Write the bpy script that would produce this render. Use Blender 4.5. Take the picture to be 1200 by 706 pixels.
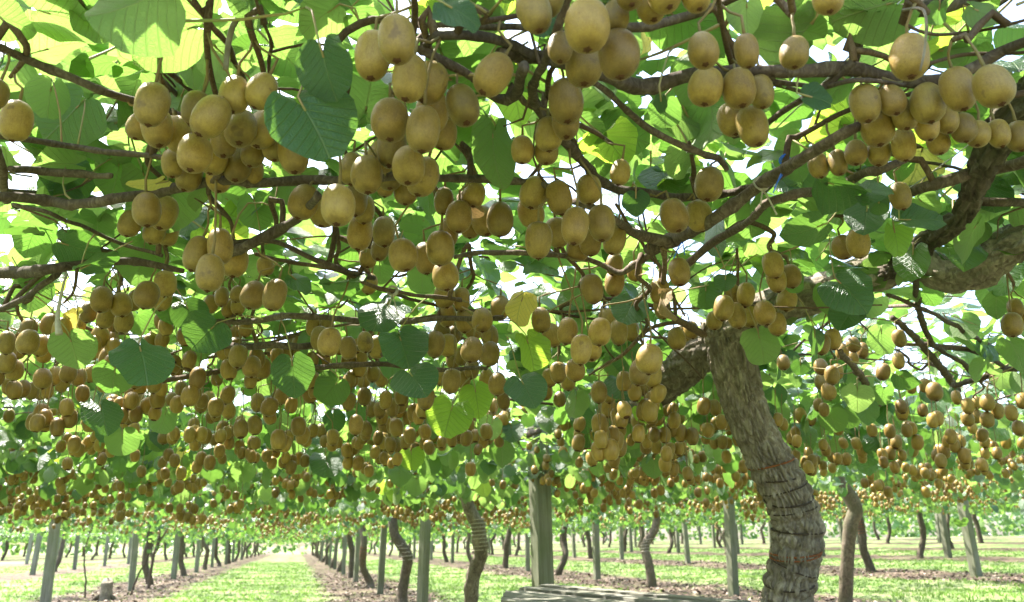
import bpy, math, random
import numpy as np
from mathutils import Vector, Matrix, noise

random.seed(7)
rng = np.random.default_rng(11)
scene = bpy.context.scene
for o in list(bpy.data.objects):
    bpy.data.objects.remove(o)
col = scene.collection
R_ = math.radians

# ------------------------------------------------------------------ camera
FPX, W0, H0 = 1000.0, 1200.0, 706.0
CAMZ = 1.05
YAW, PITCH = R_(13.7), R_(16.0)
Fh = Vector((math.sin(YAW), math.cos(YAW), 0))
CR = Vector((math.cos(YAW), -math.sin(YAW), 0))
CF = Fh * math.cos(PITCH) + Vector((0, 0, math.sin(PITCH)))
CU = -Fh * math.sin(PITCH) + Vector((0, 0, math.cos(PITCH)))
CAM = Vector((0, 0, CAMZ))
cd = bpy.data.cameras.new('camera')
cam = bpy.data.objects.new('camera', cd)
col.objects.link(cam)
cam.matrix_world = Matrix(((CR.x, CU.x, -CF.x, CAM.x), (CR.y, CU.y, -CF.y, CAM.y), (CR.z, CU.z, -CF.z, CAM.z), (0, 0, 0, 1)))
cd.sensor_width = 36.0
cd.lens = 36.0 * FPX / W0
cd.clip_start = 0.02
cd.clip_end = 2000
cd.dof.use_dof = True
cd.dof.focus_distance = 2.0
cd.dof.aperture_fstop = 7.0
scene.camera = cam

# ------------------------------------------------------------------ light
SUN_EL, SUN_AZ = R_(58), R_(-38)          # azimuth from +Y (row direction), negative = to the left
wd = bpy.data.worlds.new('World')
scene.world = wd
wd.use_nodes = True
nt = wd.node_tree
bg = nt.nodes['Background']
sky = nt.nodes.new('ShaderNodeTexSky')
sky.sky_type = 'NISHITA'
sky.sun_disc = False
sky.sun_elevation = SUN_EL
sky.sun_rotation = SUN_AZ
sky.air_density = 1.0
sky.dust_density = 3.0
sky.ozone_density = 1.0
nt.links.new(sky.outputs[0], bg.inputs[0])
bg.inputs[1].default_value = 0.15
sd = bpy.data.lights.new('sun', 'SUN')
sd.energy = 4.5
sd.angle = R_(0.53)
sd.color = (1.0, 0.95, 0.86)
sun = bpy.data.objects.new('sun', sd)
col.objects.link(sun)
sdir = Vector((math.sin(SUN_AZ) * math.cos(SUN_EL), math.cos(SUN_AZ) * math.cos(SUN_EL), math.sin(SUN_EL)))
sun.rotation_euler = (-sdir).to_track_quat('-Z', 'Y').to_euler()
sun.location = sdir * 60
vs = scene.view_settings
vs.view_transform = 'Standard'
vs.look = 'None'
vs.gamma = 1
vs.use_curve_mapping = False
vs.exposure = 2.4
scene.render.engine = 'CYCLES'
cy = scene.cycles
cy.use_denoising = True
cy.max_bounces = 7
cy.diffuse_bounces = 4
cy.transmission_bounces = 5
cy.glossy_bounces = 2
cy.sample_clamp_indirect = 8

# ------------------------------------------------------------------ helpers
def px_ray(px, py):
    return CF + CR * ((px - W0 / 2) / FPX) + CU * ((H0 / 2 - py) / FPX)
def PD(px, py, depth):
    """world point seen at a photo pixel at a depth along the view axis"""
    return CAM + px_ray(px, py) * depth
def PZ(px, py, dz):
    """world point seen at a photo pixel at height dz above the lens"""
    r = px_ray(px, py)
    return CAM + r * (dz / r.z)
def project(P):
    """Nx3 -> px, py, depth"""
    Q = np.asarray(P, float) - np.array(CAM)
    d = Q @ np.array(CF)
    dd = np.where(np.abs(d) < 1e-4, 1e-4, d)
    return W0 / 2 + FPX * (Q @ np.array(CR)) / dd, H0 / 2 - FPX * (Q @ np.array(CU)) / dd, d
def terr(x):
    """ground height: flat on the left, rising gently to the right"""
    x = np.asarray(x, float)
    t = np.clip(x - 1.2, 0, None)
    return 0.042 * t * t / (t + 1.0)

def tag(o, label=None, cat=None, group=None, kind=None):
    if label: o['label'] = label
    if cat: o['category'] = cat
    if group: o['group'] = group
    if kind: o['kind'] = kind
    return o
def link(name, me, parent=None, mat=None):
    o = bpy.data.objects.new(name, me)
    col.objects.link(o)
    if parent is not None:
        o.parent = parent
    if mat is not None and me is not None and len(me.materials) == 0:
        me.materials.append(mat)
    return o
def empty(name, loc=(0, 0, 0)):
    o = bpy.data.objects.new(name, None)
    o.location = loc
    o.empty_display_size = 0.05
    col.objects.link(o)
    return o

def np_mesh(name, V, tris=None, quads=None, uv=None, matidx=None, smooth=True):
    """mesh from numpy arrays; uv is per vertex"""
    me = bpy.data.meshes.new(name)
    V = np.asarray(V, np.float32)
    nt_ = 0 if tris is None else len(tris)
    nq = 0 if quads is None else len(quads)
    loops = []
    if nt_: loops.append(np.asarray(tris, np.int32).ravel())
    if nq: loops.append(np.asarray(quads, np.int32).ravel())
    L = np.concatenate(loops)
    me.vertices.add(len(V)); me.vertices.foreach_set('co', V.ravel())
    me.loops.add(len(L)); me.loops.foreach_set('vertex_index', L)
    starts = np.concatenate([np.arange(nt_) * 3, nt_ * 3 + np.arange(nq) * 4]).astype(np.int32)
    tot = np.concatenate([np.full(nt_, 3), np.full(nq, 4)]).astype(np.int32)
    me.polygons.add(nt_ + nq)
    me.polygons.foreach_set('loop_start', starts)
    me.polygons.foreach_set('loop_total', tot)
    me.polygons.foreach_set('use_smooth', np.full(nt_ + nq, smooth))
    if matidx is not None:
        me.polygons.foreach_set('material_index', np.asarray(matidx, np.int32))
    if uv is not None:
        l = me.uv_layers.new(name='UVMap')
        l.data.foreach_set('uv', np.asarray(uv, np.float32)[L].ravel())
    me.update(calc_edges=True)
    return me

def scatter(name, tv, tf, tuv, pos, rot, scl, tmat=None, smooth=True):
    """many copies of a small template baked into one mesh: pos Nx3, rot Nx3x3, scl N or Nx3"""
    n = len(pos); m = len(tv)
    s = np.asarray(scl, float)
    if s.ndim == 1: s = np.repeat(s[:, None], 3, 1)
    P = np.einsum('nij,nmj->nmi', rot, tv[None] * s[:, None, :]) + pos[:, None, :]
    F = (tf[None] + (np.arange(n) * m)[:, None, None]).reshape(-1, tf.shape[1])
    uv = np.tile(tuv, (n, 1)) if tuv is not None else None
    mi = np.tile(tmat, n) if tmat is not None else None
    if tf.shape[1] == 3:
        return np_mesh(name, P.reshape(-1, 3), tris=F, uv=uv, matidx=mi, smooth=smooth)
    return np_mesh(name, P.reshape(-1, 3), quads=F, uv=uv, matidx=mi, smooth=smooth)

def catmull(pts, rad, step):
    pts = [Vector(p) for p in pts]
    out, rr = [], []
    n = len(pts)
    for i in range(n - 1):
        p0 = pts[max(i - 1, 0)]; p1 = pts[i]; p2 = pts[i + 1]; p3 = pts[min(i + 2, n - 1)]
        k = max(1, int((p2 - p1).length / step))
        for j in range(k):
            t = j / k
            out.append(0.5 * ((2 * p1) + (p2 - p0) * t + (2 * p0 - 5 * p1 + 4 * p2 - p3) * t * t + (3 * p1 - p0 - 3 * p2 + p3) * t ** 3))
            rr.append(rad[i] * (1 - t) + rad[i + 1] * t)
    out.append(pts[-1]); rr.append(rad[-1])
    return out, rr

def tube(name, pts, rad, sides=8, step=0.05, wob=0.0, lump=0.0, disp=None, seed=0.0, smooth=True, raw=False, node=0.0):
    P, Rr = catmull(pts, rad, step)
    if wob:
        P = [p + Vector(noise.noise_vector(p * 9 + Vector((seed, 0, 0)))) * wob * min(1, i / 3, (len(P) - 1 - i) / 3) for i, p in enumerate(P)]
    n = len(P)
    V = []; UV = []
    up = Vector((0.13, 0.31, 0.95)).normalized()
    t0 = (P[1] - P[0]).normalized()
    if abs(t0.dot(up)) > 0.9: up = Vector((1, 0.1, 0)).normalized()
    nx = (up - t0 * up.dot(t0)).normalized()
    s = 0.0
    for i in range(n):
        t = (P[min(i + 1, n - 1)] - P[max(i - 1, 0)]).normalized()
        nx = (nx - t * nx.dot(t)).normalized()
        ny = t.cross(nx)
        if i: s += (P[i] - P[i - 1]).length
        for j in range(sides):
            a = 2 * math.pi * j / sides
            dr = nx * math.cos(a) + ny * math.sin(a)
            r = Rr[i]
            if lump:
                r *= 1 + lump * noise.noise(P[i] * 14 + dr * 0.8 + Vector((seed, seed, 0)))
            if node:
                u = ((s + seed * .013) % node) - node / 2
                r *= 1 + 0.22 * math.exp(-(u / 0.007) ** 2)
            if disp: r += disp(a, s, Rr[i], P[i] + dr * Rr[i])
            V.append(P[i] + dr * r)
            UV.append((j / sides, s))
    Q = []
    for i in range(n - 1):
        for j in range(sides):
            k = (j + 1) % sides
            Q.append((i * sides + j, i * sides + k, (i + 1) * sides + k, (i + 1) * sides + j))
    b = len(V)
    V.append(P[0]); V.append(P[-1]); UV.append((0.5, 0)); UV.append((0.5, s))
    T = [(b, (j + 1) % sides, j) for j in range(sides)] + [(b + 1, (n - 1) * sides + j, (n - 1) * sides + (j + 1) % sides) for j in range(sides)]
    if raw:
        return np.array(V), np.array(T), np.array(Q), np.array(UV), P
    me = np_mesh(name, np.array(V), tris=np.array(T), quads=np.array(Q), uv=np.array(UV), smooth=smooth)
    return me, P

def join_raw(name, raws, smooth=True):
    V, T, Q, U = [], [], [], []
    b = 0
    for v, t, q, u, _ in raws:
        V.append(v); T.append(t + b); Q.append(q + b); U.append(u); b += len(v)
    return np_mesh(name, np.concatenate(V), tris=np.concatenate(T), quads=np.concatenate(Q), uv=np.concatenate(U), smooth=smooth)

def box_mesh(name, sx, sy, sz, bev=0.01, jit=0.0):
    """box standing on z=0 with chamfered vertical and top edges"""
    hx, hy = sx / 2, sy / 2
    def ring(ix, iy, b, z):
        return [(ix - b, -iy, z), (ix, -iy + b, z), (ix, iy - b, z), (ix - b, iy, z), (-ix + b, iy, z), (-ix, iy - b, z), (-ix, -iy + b, z), (-ix + b, -iy, z)]
    V = []
    nz = max(2, int(sz / 0.3) + 1)
    for k in range(nz):
        V += ring(hx, hy, bev, (sz - bev) * k / (nz - 1))
    V += ring(hx - bev, hy - bev, bev, sz)
    V = [(x + random.uniform(-jit, jit), y + random.uniform(-jit, jit), z) for x, y, z in V]
    Q = []
    for k in range(nz):
        for j in range(8):
            a = k * 8 + j; b2 = k * 8 + (j + 1) % 8
            Q.append((a, b2, b2 + 8, a + 8))
    b = len(V)
    V += [(0, 0, sz), (0, 0, 0)]
    top = nz * 8
    T = [(b, top + j, top + (j + 1) % 8) for j in range(8)] + [(b + 1, (j + 1) % 8, j) for j in range(8)]
    return np_mesh(name, np.array(V), tris=np.array(T), quads=np.array(Q), smooth=False)

# ------------------------------------------------------------------ materials
class NT:
    def __init__(self, name):
        self.m = bpy.data.materials.new(name)
        self.m.use_nodes = True
        self.t = self.m.node_tree
        self.p = self.t.nodes['Principled BSDF']
        self.out = self.t.nodes['Material Output']
    def n(self, typ, **kw):
        nd = self.t.nodes.new(typ)
        for k, v in kw.items(): setattr(nd, k, v)
        return nd
    def l(self, a, b): self.t.links.new(a, b)
    def val(self, sock, v):
        if hasattr(v, 'links') or hasattr(v, 'is_linked'): self.l(v, sock)
        else: sock.default_value = v
    def math(self, op, a, b=None, c=None, clamp=False):
        nd = self.n('ShaderNodeMath', operation=op, use_clamp=clamp)
        self.val(nd.inputs[0], a)
        if b is not None: self.val(nd.inputs[1], b)
        if c is not None: self.val(nd.inputs[2], c)
        return nd.outputs[0]
    def mix(self, f, a, b, mode='MIX'):
        nd = self.n('ShaderNodeMix', data_type='RGBA', blend_type=mode)
        self.val(nd.inputs[0], f)
        for s, v in ((nd.inputs[6], a), (nd.inputs[7], b)):
            if isinstance(v, tuple): s.default_value = v if len(v) == 4 else (*v, 1)
            else: self.l(v, s)
        return nd.outputs[2]
    def ramp(self, f, stops):
        nd = self.n('ShaderNodeValToRGB')
        self.l(f, nd.inputs[0])
        e = nd.color_ramp.elements
        while len(e) < len(stops): e.new(0.5)
        for i, (p, c) in enumerate(stops):
            e[i].position = p
            e[i].color = c if len(c) == 4 else (*c, 1)
        return nd.outputs[0]
    def noise(self, vec, scale, detail=4, rough=0.55, dist=0.0):
        nd = self.n('ShaderNodeTexNoise')
        if vec is not None: self.l(vec, nd.inputs['Vector'])
        nd.inputs['Scale'].default_value = scale
        nd.inputs['Detail'].default_value = detail
        nd.inputs['Roughness'].default_value = rough
        nd.inputs['Distortion'].default_value = dist
        return nd.outputs['Fac']
    def rng(self, f, a, b, c, d, smooth=False):
        nd = self.n('ShaderNodeMapRange')
        if smooth: nd.interpolation_type = 'SMOOTHSTEP'
        self.l(f, nd.inputs[0])
        for i, v in enumerate((a, b, c, d)): nd.inputs[i + 1].default_value = v
        return nd.outputs[0]
    def mapping(self, vec, scale):
        nd = self.n('ShaderNodeMapping')
        self.l(vec, nd.inputs[0])
        nd.inputs['Scale'].default_value = scale
        return nd.outputs[0]
    def bump(self, h, strength, dist):
        nd = self.n('ShaderNodeBump')
        nd.inputs['Strength'].default_value = strength
        nd.inputs['Distance'].default_value = dist
        self.l(h, nd.inputs['Height'])
        self.l(nd.outputs[0], self.p.inputs['Normal'])
        return nd.outputs[0]
    def rand(self):
        """0..1, different for every object and for every island of a joined mesh"""
        g = self.n('ShaderNodeNewGeometry'); oi = self.n('ShaderNodeObjectInfo')
        return self.math('FRACT', self.math('ADD', g.outputs['Random Per Island'], oi.outputs['Random']))

def leaf_material(name, top, top2, under, under2, trans, tfac=0.45, rough=0.32, blotch=None):
    M = NT(name)
    tc = M.n('ShaderNodeTexCoord')
    geo = M.n('ShaderNodeNewGeometry')
    r = M.rand()
    r2 = M.math('FRACT', M.math('MULTIPLY', r, 7.31))
    sp = M.n('ShaderNodeSeparateXYZ'); M.l(tc.outputs['UV'], sp.inputs[0])
    ax = M.math('ABSOLUTE', sp.outputs[0]); y = sp.outputs[1]
    # veins: midrib, pinnate laterals, fine net
    mid = M.rng(ax, 0.008, 0.028, 1, 0)
    lat = M.math('PINGPONG', M.math('SUBTRACT', y, M.math('MULTIPLY', ax, M.math('SUBTRACT', 0.85, M.math('MULTIPLY', ax, 0.25)))), 0.085)
    lat = M.math('MULTIPLY', M.rng(lat, 0.0, 0.017, 1, 0), 0.8)
    vo = M.n('ShaderNodeTexVoronoi', feature='DISTANCE_TO_EDGE')
    M.l(tc.outputs['UV'], vo.inputs['Vector']); vo.inputs['Scale'].default_value = 16
    net = M.math('MULTIPLY', M.rng(vo.outputs['Distance'], 0.0, 0.08, 1, 0), 0.22)
    vein = M.math('MAXIMUM', M.math('MAXIMUM', mid, lat), net)
    ns = M.noise(tc.outputs['Object'], 22, 4)
    mott = M.rng(ns, 0.3, 0.7, 0.0, 1.0)
    ctop = M.mix(r, top, top2)
    ctop = M.mix(M.math('MULTIPLY', mott, 0.35), ctop, M.mix(0.5, ctop, (0.10, 0.13, 0.03)))
    cun = M.mix(r2, under, under2)
    vcol = M.mix(geo.outputs['Backfacing'], (0.14, 0.20, 0.07), (0.30, 0.33, 0.15))
    base = M.mix(geo.outputs['Backfacing'], ctop, cun)
    base = M.mix(M.math('MULTIPLY', vein, 0.55), base, vcol)
    tcol = M.mix(r2, trans[0], trans[1])
    tcol = M.mix(M.math('MULTIPLY', vein, 0.75), tcol, M.mix(0.5, tcol, (0.03, 0.05, 0.005)))
    if blotch:
        bl = M.noise(tc.outputs['Object'], 30, 5, 0.65)
        bf = M.math('MULTIPLY', M.rng(bl, blotch[1], blotch[1] + 0.07, 0, 1, True), 0.9)
        base = M.mix(bf, base, blotch[0]); tcol = M.mix(bf, tcol, blotch[0])
    M.l(base, M.p.inputs['Base Color'])
    M.l(M.math('ADD', rough, M.math('MULTIPLY', geo.outputs['Backfacing'], 0.35)), M.p.inputs['Roughness'])
    M.p.inputs['Specular IOR Level'].default_value = 0.6
    bh = M.math('SUBTRACT', M.math('MULTIPLY', ns, 0.5), vein)
    bn = M.bump(bh, 0.6, 0.005)
    tr = M.n('ShaderNodeBsdfTranslucent')
    M.l(tcol, tr.inputs[0]); M.l(bn, tr.inputs['Normal'])
    mx = M.n('ShaderNodeMixShader')
    mx.inputs[0].default_value = tfac
    M.l(M.p.outputs[0], mx.inputs[1]); M.l(tr.outputs[0], mx.inputs[2])
    M.l(mx.outputs[0], M.out.inputs[0])
    return M.m

def bark_material(name, c_dark, c_mid, c_light, sc=1.0, bump=0.7, bd=0.006, moss=0.0):
    M = NT(name)
    tc = M.n('ShaderNodeTexCoord')
    uv = M.mapping(tc.outputs['Object'], (1, 1, 0.5))
    n1 = M.noise(uv, 32 * sc, 6, 0.68, 1.2)
    n2 = M.noise(tc.outputs['Object'], 45 * sc, 5, 0.6)
    n3 = M.noise(tc.outputs['Object'], 7, 3)
    r = M.rand()
    c = M.ramp(n1, [(0.30, c_dark), (0.5, c_mid), (0.68, c_light)])
    c = M.mix(M.rng(n2, 0.35, 0.75, 0, 0.6), c, M.mix(0.5, c, c_light))
    c = M.mix(M.rng(n3, 0.35, 0.7, 0, 0.5), c, c_dark)
    if moss:
        c = M.mix(M.math('MULTIPLY', M.rng(n3, 0.42, 0.62, 0, 1), moss), c, (0.13, 0.14, 0.06))
    hs = M.n('ShaderNodeHueSaturation'); M.l(c, hs.inputs['Color'])
    M.l(M.rng(r, 0, 1, 0.75, 1.25), hs.inputs['Value'])
    M.l(hs.outputs[0], M.p.inputs['Base Color'])
    M.p.inputs['Roughness'].default_value = 0.88
    M.p.inputs['Specular IOR Level'].default_value = 0.25
    M.bump(M.math('ADD', n1, M.math('MULTIPLY', n2, 0.4)), bump, bd)
    return M.m

def fruit_material(name='kiwifruit_skin', ends=True):
    M = NT(name)
    tc = M.n('ShaderNodeTexCoord')
    r = M.rand(); r2 = M.math('FRACT', M.math('MULTIPLY', r, 5.77))
    oi = M.n('ShaderNodeObjectInfo')
    va = M.n('ShaderNodeVectorMath', operation='ADD'); M.l(tc.outputs['Object'], va.inputs[0])
    cb = M.n('ShaderNodeCombineXYZ'); M.l(M.math('MULTIPLY', oi.outputs['Random'], 37), cb.inputs[0]); M.l(cb.outputs[0], va.inputs[1])
    n1 = M.noise(va.outputs[0], 5.5, 5, 0.65)
    n2 = M.noise(M.mapping(va.outputs[0], (1, 1, 0.28)), 75, 3, 0.7)
    n4 = M.noise(M.mapping(va.outputs[0], (1, 1, 0.14)), 15, 3, 0.6)
    c = M.mix(r, (0.250, 0.144, 0.025), (0.330, 0.220, 0.042))
    c = M.mix(M.math('MULTIPLY', r2, 0.4), c, (0.265, 0.195, 0.040))
    c = M.mix(M.rng(n1, 0.35, 0.75, 0, 0.55), c, (0.115, 0.056, 0.012))
    c = M.mix(M.rng(n4, 0.45, 0.75, 0, 0.45), c, (0.140, 0.082, 0.016))
    c = M.mix(M.rng(n2, 0.45, 0.70, 0, 0.55), c, (0.40, 0.255, 0.062))
    sc_ = M.noise(va.outputs[0], 2.6, 3, 0.5)
    c = M.mix(M.rng(sc_, 0.66, 0.72, 0, 0.55, True), c, (0.12, 0.065, 0.025))
    if ends:                                    # russet shoulders at both ends of the fruit
        sz = M.n('ShaderNodeSeparateXYZ'); M.l(tc.outputs['Object'], sz.inputs[0])
        az = M.math('ADD', M.math('ABSOLUTE', sz.outputs[2]), M.math('MULTIPLY', M.math('SUBTRACT', n1, 0.5), 0.14))
        c = M.mix(M.rng(az, 0.34, 0.50, 0, 0.62, True), c, (0.105, 0.056, 0.016))
    hs = M.n('ShaderNodeHueSaturation'); M.l(c, hs.inputs['Color'])
    M.l(M.rng(M.math('FRACT', M.math('MULTIPLY', r, 11.3)), 0, 1, 0.70, 1.22), hs.inputs['Value'])
    M.l(hs.outputs[0], M.p.inputs['Base Color'])
    M.p.inputs['Roughness'].default_value = 0.42
    M.p.inputs['Specular IOR Level'].default_value = 0.42
    M.p.inputs['Sheen Weight'].default_value = 0.12
    M.p.inputs['Sheen Roughness'].default_value = 0.35
    M.p.inputs['Sheen Tint'].default_value = (1.0, 0.86, 0.55, 1)
    M.p.inputs['Subsurface Weight'].default_value = 0.0
    M.bump(M.math('ADD', M.math('MULTIPLY', n2, 0.7), M.math('MULTIPLY', n1, 0.3)), 0.55, 0.0016)
    return M.m

def plain(name, color, rough=0.8, spec=0.3, var=None, scale=30, bump=0.0):
    M = NT(name)
    if var:
        tc = M.n('ShaderNodeTexCoord')
        n1 = M.noise(tc.outputs['Object'], scale, 5, 0.6)
        M.l(M.mix(M.rng(n1, 0.3, 0.7, 0, 1), color, var), M.p.inputs['Base Color'])
        if bump: M.bump(n1, bump, 0.004)
    else:
        M.p.inputs['Base Color'].default_value = (*color, 1)
    M.p.inputs['Roughness'].default_value = rough
    M.p.inputs['Specular IOR Level'].default_value = spec
    return M.m

def wood_material(name, c1, c2, c3, along=2, green=0.0, s=1.0):
    M = NT(name)
    tc = M.n('ShaderNodeTexCoord')
    sc = [55 * s, 55 * s, 55 * s]; sc[along] = 2.0 * s
    oi = M.n('ShaderNodeObjectInfo')
    va = M.n('ShaderNodeVectorMath', operation='ADD')
    M.l(tc.outputs['Object'], va.inputs[0]); 
    cb = M.n('ShaderNodeCombineXYZ'); M.l(M.math('MULTIPLY', oi.outputs['Random'], 9), cb.inputs[0]); M.l(M.math('MULTIPLY', oi.outputs['Random'], 5), cb.inputs[2])
    M.l(cb.outputs[0], va.inputs[1])
    g = M.noise(M.mapping(va.outputs[0], tuple(sc)), 1.0, 5, 0.62, 0.4)
    b = M.noise(va.outputs[0], 3.0, 4)
    c = M.ramp(g, [(0.30, c1), (0.5, c2), (0.72, c3)])
    if green: c = M.mix(M.math('MULTIPLY', M.rng(b, 0.35, 0.65, 0, 1), green), c, (0.12, 0.145, 0.065))
    hs = M.n('ShaderNodeHueSaturation'); M.l(c, hs.inputs['Color'])
    M.l(M.rng(oi.outputs['Random'], 0, 1, 0.8, 1.2), hs.inputs['Value'])
    M.l(hs.outputs[0], M.p.inputs['Base Color'])
    M.p.inputs['Roughness'].default_value = 0.85
    M.p.inputs['Specular IOR Level'].default_value = 0.25
    M.bump(g, 0.5, 0.003)
    return M.m

M_LEAF = leaf_material('kiwi_leaf', (0.020, 0.062, 0.027), (0.040, 0.096, 0.032), (0.13, 0.195, 0.065), (0.18, 0.245, 0.095),
                       ((0.16, 0.36, 0.045), (0.36, 0.57, 0.12)), 0.42, 0.27, blotch=((0.20, 0.12, 0.045), 0.665))
M_DARK = leaf_material('kiwi_leaf_dark', (0.016, 0.058, 0.026), (0.026, 0.076, 0.038), (0.13, 0.20, 0.07), (0.15, 0.22, 0.08),
                       ((0.16, 0.38, 0.04), (0.22, 0.45, 0.06)), 0.24, 0.36)
M_LIME = leaf_material('kiwi_leaf_lime', (0.10, 0.22, 0.035), (0.13, 0.27, 0.04), (0.22, 0.34, 0.08), (0.25, 0.38, 0.10),
                       ((0.45, 0.72, 0.06), (0.55, 0.78, 0.08)), 0.48, 0.45)
M_YEL = leaf_material('kiwi_leaf_yellow', (0.55, 0.42, 0.08), (0.60, 0.47, 0.10), (0.60, 0.52, 0.20), (0.62, 0.55, 0.24),
                      ((0.80, 0.66, 0.10), (0.85, 0.72, 0.15)), 0.40, 0.5, blotch=((0.25, 0.13, 0.04), 0.60))
M_DRY = leaf_material('kiwi_leaf_dry', (0.30, 0.19, 0.09), (0.34, 0.22, 0.11), (0.36, 0.26, 0.14), (0.40, 0.29, 0.16),
                      ((0.35, 0.2, 0.08), (0.4, 0.25, 0.1)), 0.15, 0.8, blotch=((0.13, 0.07, 0.03), 0.55))
M_BARK = bark_material('trunk_bark', (0.060, 0.047, 0.034), (0.22, 0.182, 0.134), (0.43, 0.375, 0.29), 1.0, 0.8, 0.008)
M_BARK2 = bark_material('vine_bark', (0.035, 0.026, 0.019), (0.105, 0.080, 0.058), (0.22, 0.18, 0.135), 1.0, 0.9, 0.010, 0.25)
M_CANE = bark_material('cane_bark', (0.045, 0.029, 0.020), (0.105, 0.075, 0.054), (0.21, 0.165, 0.125), 2.2, 0.9, 0.005)
M_TWIG = bark_material('twig_bark', (0.055, 0.032, 0.020), (0.12, 0.076, 0.046), (0.20, 0.15, 0.095), 4, 0.6, 0.002)
M_STALK = plain('fruit_stalk', (0.17, 0.15, 0.055), 0.7, 0.3, (0.24, 0.15, 0.07), 40)
M_PET = plain('leaf_stalk', (0.26, 0.30, 0.10), 0.6, 0.3, (0.36, 0.20, 0.12), 25)
M_FRUIT = fruit_material()
M_CROP = fruit_material('kiwifruit_skin_far', False)
M_CALYX = plain('fruit_calyx', (0.115, 0.050, 0.022), 0.9, 0.2, (0.045, 0.022, 0.012), 300)
M_POST = wood_material('post_wood', (0.12, 0.115, 0.082), (0.205, 0.20, 0.15), (0.31, 0.30, 0.235), 2, 0.6)
M_TABLE = wood_material('table_wood', (0.075, 0.07, 0.058), (0.15, 0.14, 0.118), (0.24, 0.225, 0.195), 0, 0.2)
M_WIRE = plain('galvanised_wire', (0.38, 0.38, 0.37), 0.45, 0.5)
M_WIRE.node_tree.nodes['Principled BSDF'].inputs['Metallic'].default_value = 0.8
M_RUST = plain('rusty_binding', (0.26, 0.085, 0.03), 0.85, 0.2, (0.11, 0.05, 0.025), 60)
M_BIND = plain('dark_binding', (0.07, 0.05, 0.035), 0.85, 0.2, (0.035, 0.026, 0.02), 60)
M_BLUE = plain('blue_twine', (0.04, 0.16, 0.75), 0.6, 0.3)
M_GREY = plain('dry_grey_stem', (0.26, 0.23, 0.19), 0.9, 0.2, (0.16, 0.13, 0.10), 60)
M_STRING = plain('pale_twine', (0.50, 0.46, 0.38), 0.9, 0.2, (0.34, 0.30, 0.24), 80)

# ------------------------------------------------------------------ ground
ROWS = [-26.3, -20.7, -15.1, -9.5, -3.9, 1.85, 7.5, 13.1, 18.7, 24.3, 29.9, 35.5]
def ground_material():
    M = NT('orchard_ground')
    g = M.n('ShaderNodeNewGeometry')
    sp = M.n('ShaderNodeSeparateXYZ'); M.l(g.outputs['Position'], sp.inputs[0])
    wob = M.noise(g.outputs['Position'], 0.9, 4, 0.6)
    # distance to the nearest vine row: rows stand 5.6 m apart, one of them at x = 1.78
    u = M.math('ADD', sp.outputs[0], -1.85)
    u = M.math('ADD', u, M.math('MULTIPLY', M.math('SUBTRACT', wob, 0.5), 1.9))
    d = M.math('PINGPONG', u, 2.8)
    strip = M.rng(d, 0.95, 1.35, 1, 0, True)
    n1 = M.noise(g.outputs['Position'], 14, 5, 0.65)
    n2 = M.noise(g.outputs['Position'], 2.2, 4, 0.6)
    n3 = M.noise(g.outputs['Position'], 60, 3, 0.6)
    grass = M.mix(n2, (0.085, 0.160, 0.036), (0.145, 0.215, 0.062))
    grass = M.mix(M.rng(n3, 0.35, 0.7, 0, 0.6), grass, (0.25, 0.285, 0.14))
    n5 = M.noise(g.outputs['Position'], 0.42, 5, 0.65)
    grass = M.mix(M.rng(n5, 0.48, 0.66, 0, 0.6), grass, (0.27, 0.26, 0.15))
    soil = M.ramp(n1, [(0.3, (0.040, 0.027, 0.018)), (0.5, (0.090, 0.064, 0.046)), (0.7, (0.18, 0.138, 0.105))])
    soil = M.mix(M.math('MULTIPLY', M.rng(n2, 0.5, 0.7, 0, 1), 0.45), soil, grass)
    c = M.mix(strip, grass, soil)
    M.l(c, M.p.inputs['Base Color'])
    M.p.inputs['Roughness'].default_value = 0.95
    M.p.inputs['Specular IOR Level'].default_value = 0.15
    M.bump(M.math('ADD', n1, n3), 0.6, 0.03)
    return M.m
def build_ground():
    xs = np.concatenate([np.linspace(-600, -40, 8), np.linspace(-34, 60, 190), np.linspace(70, 600, 8)])
    ys = np.concatenate([np.linspace(-300, -6, 6), np.linspace(-4, 90, 190), np.linspace(100, 900, 8)])
    X, Y = np.meshgrid(xs, ys)
    Z = terr(np.clip(X, -99, 40))
    for i in range(X.shape[0]):
        for j in range(X.shape[1]):
            if -4 <= Y[i, j] <= 90 and -34 <= X[i, j] <= 60:
                Z[i, j] += 0.05 * noise.noise((X[i, j] * 0.45, Y[i, j] * 0.45, 0)) + 0.03 * noise.noise((X[i, j] * 1.5, Y[i, j] * 1.5, 3))
    V = np.stack([X, Y, Z], -1).reshape(-1, 3)
    ny, nx = X.shape
    a = (np.arange(ny - 1)[:, None] * nx + np.arange(nx - 1)[None]).ravel()
    Q = np.stack([a, a + 1, a + nx + 1, a + nx], 1)
    o = link('ground', np_mesh('ground', V, quads=Q), None, ground_material())
    tag(o, kind='structure', label='mown orchard grass with brown leaf-littered strips under the vine rows', cat='ground')
build_ground()
def ground_z(x, y):
    return float(terr(x)) + 0.05 * noise.noise((x * 0.45, y * 0.45, 0)) + 0.03 * noise.noise((x * 1.5, y * 1.5, 3))

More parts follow.
